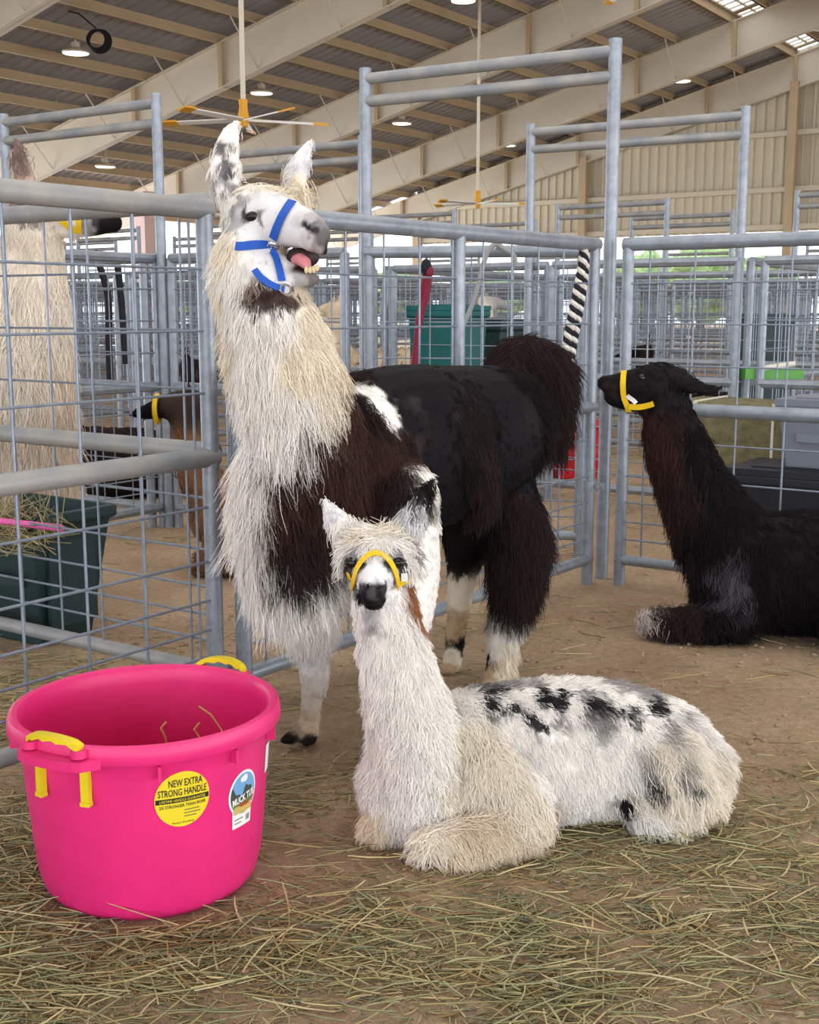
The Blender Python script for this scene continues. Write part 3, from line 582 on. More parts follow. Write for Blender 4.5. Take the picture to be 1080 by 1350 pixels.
ring_on(B, h, (361, 321), .014, .0028, M['chrome']); ring_on(B, h, (375, 384), .013, .0028, M['chrome'], .012)
# mouth: dark gap, tongue and lower teeth
p0, p1 = P(384, 336, 3.10), P(412, 345, 3.05)
MB().ball((p0 + p1) / 2 + [.0, .032, .004], .042, .026, .028).obj('mouth_cavity', M['mouth'], big, off=at(big))
MB().tube([P(388, 342, 3.10), P(396, 342, 3.075), P(403, 347, 3.062), P(407, 354, 3.055)], [.012, .016, .015, .008], 10).obj('tongue', M['tongue'], big, off=at(big))
for k, (x, y) in enumerate([(404, 356), (409, 356), (414, 355), (418, 353)]):
    q = P(x, y, 3.048 - .002 * k); MB().ball(q, .0055, .004, .009, 8, 6).obj('tooth', M['tooth'], big, off=at(big))
# ------------------------------------------------------------------ the young llama lying in front
X1 = np.array([1.0, 0, 0]); YL = np.array([0.15, -1, 0])
lofts = [
    ([(540, 1035, 2.71, .11, .13), (610, 1004, 2.76, .135, .165), (700, 990, 2.79, .145, .17), (790, 988, 2.82, .145, .17), (865, 1000, 2.84, .135, .15), (912, 1020, 2.85, .09, .11)], YL),
    ([(562, 1050, 2.70, .115, .12), (548, 980, 2.68, .10, .11), (529, 900, 2.66, .082, .09), (515, 840, 2.65, .07, .075), (505, 790, 2.64, .062, .07), (500, 745, 2.65, .06, .065)], X1),
    ([(500, 722, 2.68, .05, .045), (497, 735, 2.62, .078, .060), (495, 751, 2.575, .056, .048), (493, 768, 2.53, .035, .035), (491, 781, 2.505, .028, .029)], X1),
    ([(497, 778, 2.60, .035, .03), (492, 796, 2.53, .022, .016)], X1),
    ([(462, 708, 2.68, .028, .017), (446, 688, 2.68, .028, .014), (433, 669, 2.68, .015, .010), (427, 660, 2.68, .006, .005)], (.62, 0, .78)),
    ([(536, 698, 2.68, .026, .017), (547, 675, 2.68, .026, .013), (560, 650, 2.68, .016, .010), (570, 633, 2.68, .006, .005)], (.86, 0, -.5)),
    ([(850, 975, 2.80, .07, .10), (872, 1005, 2.75, .075, .10), (895, 1035, 2.73, .07, .085), (925, 1052, 2.75, .045, .05)], YL),
    ([(842, 1010, 2.75, .05, .06), (835, 1062, 2.71, .045, .04), (865, 1072, 2.70, .04, .035), (900, 1072, 2.70, .035, .03)], YL),
    ([(640, 1010, 2.68, .08, .10), (690, 1060, 2.64, .065, .07), (660, 1090, 2.60, .055, .05), (605, 1108, 2.565, .048, .046), (572, 1112, 2.555, .04, .04)], YL),
    ([(600, 1125, 2.535, .028, .022), (640, 1120, 2.56, .03, .024), (700, 1108, 2.62, .03, .026)], YL),
    ([(545, 1050, 2.70, .06, .07), (515, 1082, 2.665, .042, .042), (500, 1086, 2.655, .036, .036)], X1),
]
cria = thing('llama', 'young white llama with black spots, lying in front with a yellow noseband', 'llama', (0.2, 2.75, 0))
B = Body(lofts, 0.007, 4)
B.dent([(464, 742, .014, .010), (524, 742, .014, .010), (483, 774, .006, .009), (499, 774, .006, .009), (484, 796, .005, .004), (491, 793, .005, .005), (498, 796, .005, .004), (491, 782, .005, .003), (440, 686, .014, .006), (550, 672, .012, .006)])
bp = rgb(34, 32, 36); gp = rgb(150, 144, 142); CR, CRD = rgb(232, 222, 206), rgb(222, 206, 182)
sd = [
    (490, 760, FACE, .006), (490, 745, FACE, .006), (478, 757, FACE, .006), (505, 757, FACE, .006), (492, 768, rgb(200, 196, 196), .003), (484, 774, BL, 0), (498, 774, BL, 0), (491, 787, rgb(62,60,64), 0), (491, 772, rgb(60,58,62), 0), (478, 776, rgb(50,48,52), 0), (505, 776, rgb(50,48,52), 0), (491, 796, BL, 0), (484, 799, BL, 0), (498, 799, BL, 0), (491, 804, rgb(60,58,60), .004), (480, 788, BK, .004), (503, 788, BK, .002), (491, 800, BL, .006), (476, 788, BK, .012), (474, 798, W_, .02), (470, 810, W_, .025), (505, 798, BK, .004), (512, 790, FACE, .006), (508, 808, W_, .02), (492, 812, rgb(170,166,166), .012), (470, 765, FACE, .01), (515, 765, FACE, .01),
    (464, 742, BL, 0), (524, 742, BL, 0), (455, 744, DGREY, .006), (474, 746, DGREY, .004), (533, 742, DGREY, .006), (514, 745, DGREY, .004), (464, 731, GREY, .010), (525, 731, GREY, .010), (466, 756, GREY, .006), (522, 756, GREY, .006),
    (495, 715, W_, .045), (475, 705, CR, .045), (510, 700, CR, .045), (525, 714, W_, .04), (460, 720, W_, .04), (497, 690, CR, .045), (490, 728, W_, .02), (485, 700, W_, .05), (520, 700, W_, .05), (452, 735, W_, .05), (540, 735, W_, .05), (540, 715, gp, .05),
    (440, 685, FACE, .014), (432, 668, FACE, .012), (452, 700, W_, .04), (548, 670, DGREY, .02), (560, 648, BK, .022), (543, 685, FACE, .03), (553, 668, FACE, .016), (562, 655, BK, .02),
    (455, 790, W_, .03), (545, 780, rgb(150, 100, 70), .04), (548, 800, rgb(150, 100, 70), .035), (520, 800, W_, .03), (540, 830, W_, .035), (470, 850, W_, .03), (510, 850, W_, .03), (560, 860, W_, .03), (480, 930, W_, .035), (530, 930, W_, .035), (580, 930, W_, .035), (510, 1000, W_, .035), (560, 1000, W_, .04), (500, 1040, W_, .035), (560, 1060, W_, .04), (600, 1040, CR, .045),
    (620, 930, W_, .04), (625, 960, CR, .05), (640, 1000, CR, .05), (660, 1040, CR, .05), (690, 1060, CR, .055), (720, 1085, CRD, .05), (640, 1100, CRD, .05), (600, 1120, CRD, .045), (570, 1115, CR, .045), (680, 1110, CRD, .05), (505, 1085, CRD, .04), (520, 1080, W_, .04), (630, 1070, CR, .05),
    (680, 920, W_, .03), (700, 960, W_, .03), (740, 1000, W_, .028), (720, 1040, W_, .025), (780, 1040, W_, .025), (760, 960, W_, .03), (800, 1000, W_, .028), (820, 960, W_, .03), (830, 920, W_, .035), (880, 930, W_, .035), (900, 960, CR, .04), (760, 900, W_, .03), (720, 900, W_, .03), (790, 1075, W_, .02),
    (870, 1000, CR, .045), (850, 1040, CR, .055), (890, 1040, CR, .06), (920, 1040, CR, .05), (930, 1060, CRD, .045), (850, 1075, W_, .05), (900, 1075, CR, .05), (940, 1040, CR, .04), (826, 1062, BK, .01), (810, 1040, W_, .02), (812, 1070, W_, .02),
    (862, 1022, bp, .05), (875, 1012, CR, .05), (862, 1004, gp, .05), (900, 1018, gp, .05), (912, 1026, bp, .05), (918, 1012, CR, .045), (888, 1024, CR, .05), (850, 1020, W_, .05),
    (650, 930, bp, .025), (677, 932, bp, .025), (693, 944, bp, .025), (701, 956, bp, .02), (713, 959, bp, .02), (710, 910, bp, .03), (712, 922, bp, .03), (705, 905, gp, .03), (678, 907, gp, .03), (735, 918, bp, .03), (738, 925, bp, .025), (776, 923, bp, .03), (795, 932, bp, .04), (800, 940, gp, .04), (765, 915, gp, .03), (860, 930, bp, .035), (868, 933, bp, .035), (832, 942, bp, .03), (790, 893, gp, .03), (840, 908, gp, .03), (895, 942, gp, .04), (905, 935, W_, .04), (885, 925, W_, .04), (900, 955, W_, .04), (655, 912, bp, .03), (742, 912, bp, .02), (728, 928, bp, .02), (690, 935, bp, .02), (748, 925, W_, .03), (668, 912, W_, .03), (790, 915, gp, .03), (806, 936, bp, .03), (820, 905, gp, .03), (870, 915, gp, .03), (772, 945, gp, .03), (735, 948, gp, .02), (660, 908, gp, .03), (885, 955, gp, .04),
]
extra_w = [(680, 940), (668, 925), (690, 925), (660, 945), (720, 935), (700, 930), (722, 945), (690, 960), (725, 910), (750, 920), (750, 935), (720, 970), (760, 935), (782, 910), (810, 925), (815, 945), (845, 930), (850, 945), (875, 945), (880, 920), (840, 950), (665, 918), (690, 910), (700, 895), (745, 908), (795, 915)]
sd += [(x, y, W_, .03) for x, y in extra_w]
S = seeds_of(B, sd); finish_body(B, cria, S, jit=0.008, freq=120)
def cflow(p, n):
    f = np.array([0, 0, -1.0]) + 0 * n; head = np.exp(-((p - P(497, 715, 2.63)) ** 2).sum(1) / .07 ** 2)[:, None]
    f = f + np.array([0.45, 0.05, 0]) * (p[:, :1] > .05); f = f + head * (np.array([0, -.6, 0]) + np.sign(p[:, :1] - P(497, 715, 2.6)[0]) * np.array([.7, 0, 0])); return f
fur(B, cria, S, 11000, 8, cflow, spread=0.009, rad=0.00105, lift=0.42, jit=0.008, freq=120, droop=0.25, wave=.1, liftfn=lambda p: .5 * np.exp(-((p - P(497, 695, 2.66)) ** 2).sum(1) / .05 ** 2), avoid=[(B.hit(464, 742)[0], .022), (B.hit(524, 742)[0], .022)])
for q in ((463, 742), (525, 742)): eye_on(B, cria, q, .0175, .35)
h = thing('halter', None, None, (0, 0, 0)); h.parent = cria; h['label'] = 'yellow webbing noseband with a white buckle'
strap(B, h, 'strap', [(468, 776), (470, 766), (474, 752), (481, 740), (490, 733), (500, 733), (509, 739), (516, 751), (520, 764), (523, 776)], .013, M['ywebbing'], .007, .003)
strap(B, h, 'strap', [(520, 768), (527, 766), (534, 763)], .014, M['ywebbing'], .009, .003); strap(B, h, 'strap', [(470, 768), (467, 760), (464, 756)], .012, M['ywebbing'], .009, .003)
p_, n_ = B.hit(527, 758); MB().obox(p_ + n_ * .012, (.007, 0, 0), (0, 0, .009), (0, .003, 0)).obj('buckle', M['buckle'], h, smooth=False, off=loc_of(h))
# ------------------------------------------------------------------ the dark llama lying at the back right
lofts = [
    ([(985, 752, 4.52, .20, .21), (1060, 752, 4.50, .25, .23), (1160, 755, 4.44, .25, .23), (1270, 765, 4.36, .2, .2)], (.3, 1, 0)),
    ([(985, 745, 4.53, .17, .19), (945, 690, 4.54, .14, .155), (912, 630, 4.55, .115, .12), (890, 575, 4.56, .1, .105), (880, 535, 4.57, .08, .085), (876, 512, 4.57, .07, .08)], (0, 1, 0)),
    ([(888, 508, 4.57, .065, .075), (865, 507, 4.56, .075, .085), (838, 507, 4.55, .058, .062), (814, 508, 4.54, .047, .047), (797, 505, 4.53, .032, .03)], (0, 1, 0)),
    ([(860, 528, 4.56, .045, .04), (830, 530, 4.55, .04, .034), (808, 528, 4.54, .03, .022), (799, 525, 4.54, .018, .013)], (0, 1, 0)),
    ([(890, 500, 4.50, .026, .018), (912, 508, 4.48, .032, .014), (935, 514, 4.47, .026, .011), (955, 509, 4.46, .007, .005)], (0, .3, 1)),
    ([(890, 498, 4.64, .026, .018), (905, 500, 4.66, .026, .014), (925, 505, 4.67, .010, .008)], (0, .3, 1)),
    ([(985, 790, 4.42, .1, .12), (960, 815, 4.38, .075, .075), (905, 822, 4.40, .06, .058), (868, 820, 4.42, .05, .05), (852, 815, 4.44, .035, .035)], (0, 1, 0)),
    ([(1180, 800, 4.3, .14, .14), (1120, 815, 4.22, .1, .1)], (0, 1, 0)),
]
dark = thing('llama', 'dark brown llama in a yellow halter lying at the far fence corner', 'llama', (1.2, 4.5, 0))
B = Body(lofts, 0.013, 3)
B.dent([(845, 497, .014, .008), (799, 503, .01, .006)])
DK, DB = rgb(20, 17, 19), rgb(58, 37, 34)
sd = [(800, 505, BL, .004), (825, 500, BL, .006), (825, 525, BL, .006), (806, 516, rgb(40, 32, 32), .002), (800, 528, BL, .004), (850, 490, DK, .015), (870, 485, BK, .02), (850, 520, DK, .012), (885, 500, BK, .02), (935, 510, DK, .008), (915, 505, DK, .01), (870, 530, BK, .02),
      (860, 560, DB, .05), (850, 600, DB, .07), (880, 600, DB, .06), (915, 590, DK, .04), (930, 640, DK, .05), (870, 650, DB, .08), (900, 650, BRD, .07), (890, 700, BRD, .09), (930, 710, DK, .07), (905, 750, BRD, .09), (960, 700, DK, .05), (1000, 690, DK, .04), (1050, 680, DK, .03), (1000, 740, DK, .05), (1050, 740, DK, .04), (930, 770, BK, .08),
      (965, 770, rgb(88, 84, 92), .05), (955, 785, rgb(78, 74, 82), .05), (980, 775, rgb(70, 66, 74), .05), (1000, 800, DK, .05), (1060, 800, DK, .05), (950, 820, DK, .06), (900, 820, BRD, .06), (870, 820, BRD, .06), (848, 812, rgb(190, 178, 170), .04), (1075, 840, DK, .04), (1079, 680, DK, .03), (990, 770, DK, .05)]
S = seeds_of(B, sd); finish_body(B, dark, S, jit=0.02, freq=50)
fur(B, dark, S, 4500, 9, lambda p, n: np.array([0.35, 0, -1.0]) + 0 * n, spread=0.016, rad=0.0016, lift=0.3, jit=0.03, freq=45, droop=.25, var=.2)
p_, n_ = B.hit(846, 497); MB().ball(p_ - n_ * .008, .016).obj('eye', M['eye'], dark, off=at(dark))
h = thing('halter', None, None, (0, 0, 0)); h.parent = dark; h['label'] = 'yellow webbing halter with a white buckle'
strap(B, h, 'strap', [(827, 485), (823, 492), (821, 505), (822, 520), (826, 533), (829, 540)], .02, M['ywebbing'], .008, .004)
strap(B, h, 'strap', [(828, 534), (840, 535), (852, 533), (862, 530)], .022, M['ywebbing'], .010, .004); strap(B, h, 'buckle', [(826, 519), (834, 527), (838, 531)], .016, M['buckle'], .012, .004)
ring_on(B, h, (833, 543), .017, .004, M['chrome'], .01)
# ------------------------------------------------------------------ cream llama in the left pen
lofts = [
    ([(-100, 610, 5.2, .16, .18), (-55, 603, 5.15, .23, .28), (0, 600, 5.05, 0.2588, 0.3038), (40, 590, 5.01, 0.1687, 0.225)], (.1, 1, 0)),
    ([(28, 650, 4.99, 0.18, 0.1913), (30, 560, 4.97, 0.1856, 0.1913), (33, 470, 4.95, 0.1687, 0.1744), (38, 390, 4.95, 0.1406, 0.1462), (42, 325, 4.95, 0.1125, 0.1181), (46, 280, 4.95, 0.09563, 0.1012)], (0, 1, 0)),
    ([(44, 275, 4.96, 0.0675, 0.07312), (66, 276, 4.94, 0.07875, 0.08437), (95, 284, 4.91, 0.06187, 0.0675), (125, 291, 4.88, 0.04725, 0.05062), (150, 294, 4.86, 0.036, 0.03825)], (.2, 1, 0)),
    ([(60, 298, 4.94, 0.045, 0.045), (95, 303, 4.91, 0.0405, 0.03375), (135, 304, 4.87, 0.02475, 0.018)], (.2, 1, 0)),
    ([(42, 252, 4.97, 0.03375, 0.0225), (30, 225, 4.97, 0.0405, 0.018), (24, 198, 4.97, 0.027, 0.0135), (21, 180, 4.97, 0.007875, 0.00675)], (1, 0, .2)),
    ([(30, 650, 4.97, 0.1125, 0.1125), (30, 740, 4.97, 0.05625, 0.05625), (32, 800, 4.97, 0.04275, 0.04275), (36, 822, 4.95, 0.045, 0.03375)], (1, 0, 0)),
    ([(60, 650, 5.10, 0.1125, 0.1125), (62, 740, 5.13, 0.05625, 0.05625), (62, 795, 5.13, 0.0405, 0.0405), (66, 806, 5.12, 0.045, 0.03375)], (1, 0, 0)),
]
cream = thing('llama', 'shaggy cream llama behind the left panel, head above the top rail', 'llama', (-1.55, 5.05, 0))
B = Body(lofts, 0.013, 3)
CM, CM2 = rgb(240, 230, 216), rgb(234, 218, 200)
sd = [(20, 330, CM, .05), (70, 330, CM, .05), (20, 420, CM, .09), (60, 420, CM, .1), (30, 500, CM, .12), (80, 500, CM2, .12), (20, 580, CM2, .13), (70, 580, CM2, .13), (40, 650, CM2, .14), (5, 650, CM2, .14), (80, 270, rgb(224, 212, 198), .01), (70, 254, rgb(120, 108, 104), .05), (50, 254, rgb(110, 98, 94), .05), (92, 266, CM, .04), (105, 270, W_, .01), (100, 290, W_, .012),
      (125, 288, DGREY, .004), (145, 292, BK, .003), (152, 293, BL, 0), (135, 303, BK, .003), (115, 292, GREY, .005), (30, 225, rgb(150, 128, 118), .04), (24, 200, rgb(120, 100, 94), .035), (34, 240, rgb(188, 160, 150), .03), (30, 780, CM, .02), (60, 760, CM, .02), (36, 815, BK, .0)]
S = seeds_of(B, sd); finish_body(B, cream, S)
fur(B, cream, S, 3000, 9, lambda p, n: np.array([0, 0, -1.0]) + 0 * n, spread=0.018, rad=0.0016, lift=0.2, jit=0.02, freq=50, droop=.3)
h = thing('halter', None, None, (0, 0, 0)); h.parent = cream; h['label'] = 'yellow webbing halter'
for pix in ([(108, 272), (106, 282), (105, 294), (105, 306)], [(82, 290), (92, 298), (102, 304)]): strap(B, h, 'strap', pix, .024, M['ywebbing'], .008, .004)
# ------------------------------------------------------------------ animals far off in other pens
def far_llama(label, loc, rz, cols, lying=False, scale=1.0, halter=None, seedlen=.04):
    th = thing('llama', label, 'llama', loc, 0)
    R = Matrix.Rotation(rz, 3, 'Z'); tr = lambda rows: [(*(np.array(R @ Vector(r[:3])) * scale + np.array(loc)), r[3] * scale, r[4] * scale) for r in rows]
    side = np.array(R @ Vector((0, 1, 0))); dz = -0.62 if lying else 0.0
    L = [([(-.5, 0, .86 + dz, .12, .13), (-.3, 0, .88 + dz, .2, .24), (0, 0, .86 + dz, .21, .25), (.3, 0, .86 + dz, .19, .23), (.45, 0, .9 + dz, .12, .14)], side),
         ([(.38, 0, .9 + dz, .13, .14), (.5, 0, 1.1 + dz, .1, .11), (.56, 0, 1.3 + dz, .08, .09), (.58, 0, 1.48 + dz, .075, .08)], side),
         ([(.55, 0, 1.5 + dz, .07, .08), (.66, 0, 1.49 + dz, .06, .065), (.77, 0, 1.46 + dz, .042, .045), (.83, 0, 1.45 + dz, .03, .03)], side),
         ([(-.5, 0, .95 + dz, .05, .05), (-.6, 0, .9 + dz, .06, .06), (-.62, 0, .75 + dz, .03, .03)], side)]
    for sg in (-1, 1):
        L.append(([(.55, .05 * sg, 1.55 + dz, .02, .014), (.53, .07 * sg, 1.64 + dz, .025, .012), (.54, .06 * sg, 1.72 + dz, .006, .006)], side))
        if lying:
            L.append(([(.35, .12 * sg, .15, .07, .08), (.5, .13 * sg, .06, .05, .05), (.3, .14 * sg, .05, .04, .04)], side)); L.append(([(-.35, .12 * sg, .2, .1, .14), (-.15, .15 * sg, .07, .06, .06)], side))
        else:
            L.append(([(.33, .11 * sg, .75, .08, .1), (.34, .11 * sg, .42, .045, .045), (.33, .11 * sg, .1, .03, .03), (.36, .11 * sg, .03, .035, .025)], side)); L.append(([(-.35, .11 * sg, .8, .1, .14), (-.42, .11 * sg, .45, .05, .055), (-.38, .11 * sg, .1, .03, .03), (-.35, .11 * sg, .03, .035, .025)], side))
    Bf = Body([(tr(r), s_) for r, s_ in L], 0.022 * scale, 2, px=False)
    sds = [((np.array(R @ Vector(q)) * scale + np.array(loc)) + [0, 0, dz * scale], None, c, l, 'w') for q, c, l in cols]
    S = seeds_of(Bf, sds); finish_body(Bf, th, S, jit=.03, freq=25)
    fur(Bf, th, S, 700, 6, lambda p, n: np.array([0, 0, -1.0]) + 0 * n, spread=.03, rad=.003, lift=.3, jit=.03, freq=25)
    if halter:
        u = np.array(R @ Vector((1, 0, 0))); c = np.array(R @ Vector((.72, 0, 1.475 + dz))) * scale + np.array(loc)
        MB().torus(c, side, np.array([0, 0, 1.0]), .068 * scale, .012, 18, 6).obj('halter', M[halter], th, off=np.array(loc))
    return th
BEI, BRN = rgb(216, 196, 168), rgb(112, 72, 46)
beige = [((x_ * .13, y_, z_), (BRN if (k_ * 7 + i_ * 3) % 5 < 2 else BEI), .04) for k_, x_ in enumerate(range(-4, 4)) for i_, (y_, z_) in enumerate(((.2, 1.0), (.22, .85), (.2, .7), (-.2, 1.0), (-.22, .85), (-.2, .7)))] + [((0, .2, .9), BEI, .04), ((.2, .2, .9), BEI, .04), ((-.2, .2, .8), BRN, .04), ((-.4, .1, .9), BEI, .04), ((.1, .2, .75), BRN, .04), ((0, -.2, .9), BEI, .04), ((.25, -.2, .8), BRN, .04), ((-.3, -.2, .8), BRN, .04), ((.5, 0, 1.2), BEI, .03), ((.6, 0, 1.5), BEI, .01), ((.3, 0, .2), BEI, .02), ((-.4, 0, .2), BEI, .02)]
white = [((0, 0, .9), rgb(226, 214, 196), .04), ((.5, 0, 1.3), rgb(226, 214, 196), .03), ((.8, 0, 1.45), GREY, .005)]
darkc = [((0, 0, .9), rgb(38, 26, 26), .03), ((.5, 0, 1.3), rgb(44, 30, 28), .03), ((.8, 0, 1.45), BL, .005)]
brownc = [((0, 0, .9), rgb(108, 80, 60), .04), ((.5, 0, 1.25), rgb(132, 94, 66), .03), ((.58, 0, 1.5), rgb(60, 48, 44), .01), ((.8, 0, 1.45), BL, .004)]
far_llama('beige llama with brown patches standing in a far pen left of the teal tub', (-0.2, 9.95, 0), 2.7, beige, scale=.82)
far_llama('cream white llama standing behind the teal tub with its head to the right', (0.18, 10.6, 0), 0.15, white, scale=.86)
far_llama('brown llama in a yellow halter lying in the next left pen', (-0.52, 5.6, 0), 3.1, brownc, lying=True, scale=.9, halter='ywebbing')
far_llama('almost black llama lying behind the lying brown one', (-1.95, 7.9, 0), 0.4, darkc, lying=True, scale=.95)
far_llama('black llama lying far away behind the dark llama\'s head', (2.7, 11.2, 0), 3.0, darkc, lying=True, scale=.95)
# ------------------------------------------------------------------ pink tub
TB = G(197, 1145) + np.array([0, 0.05, 0]); TB = np.array([-0.564, 2.495, 0])
tub = thing('muck_tub', 'bright pink plastic muck tub with yellow handles at front left', 'tub', TB); tub.scale = (1, 1, 1.045)
rb_, rt_, H_ = .230, .266, .365
wr = lambda z: rb_ + (rt_ - rb_) * (z / H_) ** 0.8 if z > .03 else rb_ - .022 + .022 * math.sin(math.pi / 2 * max(z, 0) / .03)
prof = [(0, 0.006), (.19, .006), (.205, 0)] + [(wr(z), z) for z in (0.004, .01, .018, .03, .06, .12, .18, .24, .30, .325)] + [(.272, .340), (.284, .341), (.287, .346), (.285, .366), (.281, .376), (.274, .379), (.265, .376), (.259, .366), (.258, .34)] + [(wr(z) - .006, z) for z in (.3, .2, .1, .05, .03)] + [(.2, .014), (0, .012)]
MB().lathe(prof, 96).obj('wall', M['pink'], tub)
HA = math.radians(244)                                        # the near handle's bearing
for kk, ha in enumerate((HA, HA + math.pi)):
    e = np.array([math.cos(ha), math.sin(ha), 0]); tg = np.array([-math.sin(ha), math.cos(ha), 0]); Z = np.array([0, 0, 1.0])
    m = MB(); n = 14                                           # flange that widens the rim under the handle
    ring = []
    for i in range(n + 1):
        a = -0.36 + .72 * i / n; rr = .286 + .026 * min(1, (1 - abs(a) / .36) * 3.2); d = math.cos(a) * e + math.sin(a) * tg; ring.append((d * .272, d * rr))
    vs = []
    for i_, o_ in ring: vs += [i_ + Z * .338, o_ + Z * .338, o_ + Z * .356, i_ + Z * .360]
    fs = []
    for i in range(n):
        for j in range(4): a = 4 * i + j; b = 4 * i + (j + 1) % 4; fs.append((a, b, b + 4, a + 4))
    fs += [(3, 2, 1, 0), tuple(4 * n + j for j in range(4))]; m.add(vs, fs).obj('handle_flange', M['pink'], tub, smooth=False)
    hd = MB(); pts = []; w = .064
    for i in range(13):
        a = -1 + 2 * i / 12; pts.append(e * (.292 - .012 * a * a) + tg * (w * a) + Z * (.377 + .016 * (1 - a * a) ** .6))
    vs = []; fs = []
    for i, p in enumerate(pts):
        sc = .0025 * math.sin(i * 2.1); vs += [p - e * .010 - Z * (.006 - sc), p + e * .010 - Z * (.006 - sc), p + e * .010 + Z * .005, p - e * .010 + Z * .005]
    for i in range(12):
        for j in range(4): a = 4 * i + j; b = 4 * i + (j + 1) % 4; fs.append((a, b, b + 4, a + 4))
    fs += [(3, 2, 1, 0), tuple(48 + j for j in range(4))]; H = hd.add(vs, fs).obj('handle', M['yellow'], tub, smooth=False)
    for sg in (-1, 1):
        a = sg * w / .3; d = math.cos(a) * e + math.sin(a) * tg; dt = -math.sin(a) * e + math.cos(a) * tg
        MB().lathe([(0, .0), (.017, 0), (.016, .014), (0, .014)], 16, c=d * .288 + Z * .360).obj('handle_boss', M['pink'], tub)
        q = d * (wr(.29) + .008); MB().obox(q + Z * .297, dt * .0085, d * .007 + Z * .001, Z * .036).obox(q + Z * .262 + d * .001, dt * .0098, d * .008, Z * .004).obj('handle_leg', M['yellow'], H, smooth=False)
for a in (HA + .75, HA + 1.9, HA - .8, HA + 1.35):
    d = np.array([math.cos(a), math.sin(a), 0]); dt = np.array([-d[1], d[0], 0]); MB().obox(d * .272 + np.array([0, 0, .322]), d * .009, dt * .003, (0, 0, .014)).obj('rim_rib', M['pink'], tub, smooth=False)
def tub_angle(px, py):                                        # bearing and height on the tub wall seen through a pixel
    d = ray(px, py); best = None
    for k in np.linspace(1.9, 2.9, 2000):
        p = CAM + d / d[1] * k - TB
        p[2] /= 1.045
        if math.hypot(p[0], p[1]) <= wr(p[2]) and 0 < p[2] < .33: return math.atan2(p[1], p[0]), p[2]
    return -math.pi / 2, .2
def on_tub(u, v, a0, z0, off, rot=0.0):
    c, s = math.cos(rot), math.sin(rot); u, v = u * c - v * s, u * s + v * c; z = z0 + v; r = wr(z) + off; a = a0 + u / wr(z0); return (r * math.cos(a), r * math.sin(a), z)
def sheet(name, loops, m, parent, a0, z0, off, rot=0.0):       # flat outline (u,v), cut fine and wrapped onto the wall
    bm = bmesh.new()
    for lp in loops: bm.faces.new([bm.verts.new((u, v, 0)) for u, v in lp])
    us = [v.co.x for v in bm.verts]
    for x in np.arange(min(us) + .006, max(us), .006): bmesh.ops.bisect_plane(bm, geom=bm.verts[:] + bm.edges[:] + bm.faces[:], plane_co=(x, 0, 0), plane_no=(1, 0, 0))
    for v in bm.verts: v.co = on_tub(v.co.x, v.co.y, a0, z0, off, rot)
    bmesh.ops.triangulate(bm, faces=bm.faces[:]); me = bpy.data.meshes.new(name); bm.to_mesh(me); bm.free(); return link(name, me, parent, m)
def text_sheet(txt, m, parent, a0, z0, off, u, v, w, h, rot=0.0, bold=0.0, name='lettering'):
    cu = bpy.data.curves.new('t', 'FONT'); cu.body = txt; cu.align_x = 'CENTER'; cu.offset = bold; cu.resolution_u = 2; o = link('t', cu)
    dg = bpy.context.evaluated_depsgraph_get(); dg.update(); me = bpy.data.meshes.new_from_object(o.evaluated_get(dg)); bpy.data.objects.remove(o)
    xs = [q.co.x for q in me.vertices]; ys = [q.co.y for q in me.vertices]; sx = w / (max(xs) - min(xs)); sy = h / (max(ys) - min(ys)); x0 = (max(xs) + min(xs)) / 2; y0 = (max(ys) + min(ys)) / 2
    for q in me.vertices: q.co = on_tub(u + (q.co.x - x0) * sx, v + (q.co.y - y0) * sy, a0, z0, off, rot)
    me.name = name; return link(name, me, parent, m)
circ = lambda r, n=40, cx=0, cy=0: [(cx + r * math.cos(2 * math.pi * i / n), cy + r * math.sin(2 * math.pi * i / n)) for i in range(n)]
rect = lambda x0, y0, x1, y1: [(x0, y0), (x1, y0), (x1, y1), (x0, y1)]
a0, z0 = tub_angle(241, 1053); R_ = .056
st = sheet('round_sticker', [circ(R_)], M['stick_yellow'], tub, a0, z0, .0012); st['label'] = 'round yellow sticker with black lettering'
text_sheet('NEW EXTRA', M['black'], st, a0, z0, .002, .006, .034, .068, .0145, 0, .012); text_sheet('STRONG HANDLE', M['black'], st, a0, z0, .002, 0, .0155, .098, .0145, 0, .012)
sheet('sticker_band', [rect(-.054, -.0055, .054, .0045)], M['black'], st, a0, z0, .0019); text_sheet('LIFETIME HANDLE GUARANTEE', M['stick_yellow'], st, a0, z0, .0026, 0, -.0005, .092, .0055)
text_sheet('2X STRONGER THAN ROPE', M['black'], st, a0, z0, .002, 0, -.0125, .094, .0065, 0, .01); text_sheet('Patent Pending', M['black'], st, a0, z0, .002, 0, -.0475, .045, .005)

for y_, w_ in ((-.0225, .032), (-.029, .034), (-.0355, .026)): sheet('fine_print', [rect(.002, y_ - .001, .002 + w_, y_ + .001)], M['stick_green'], st, a0, z0, .002)
a0, z0 = tub_angle(320, 1052); s_ = 1.0
oval = lambda r, cy=.012: [(r * math.cos(t), cy + r * 1.08 * math.sin(t)) for t in np.linspace(0, 2 * math.pi, 40, False)]
out = [(-.030, -.058), (.030, -.058), (.030, -.026)] + [(.044 * math.cos(t), .012 + .047 * math.sin(t)) for t in np.linspace(-.82, math.pi + .82, 32)] + [(-.030, -.026)]
st = sheet('arched_sticker', [out], M['white'], tub, a0, z0, .0012); st['label'] = 'arched landscape sticker with a white label strip'
sheet('sticker_sky', [oval(.039)], M['stick_blue'], st, a0, z0, .0018)
cl = lambda f, lo, hi: [(x, min(f(x), .012 + 1.08 * math.sqrt(max(0, .039 ** 2 - x * x)))) for x in np.linspace(lo, hi, 20)]
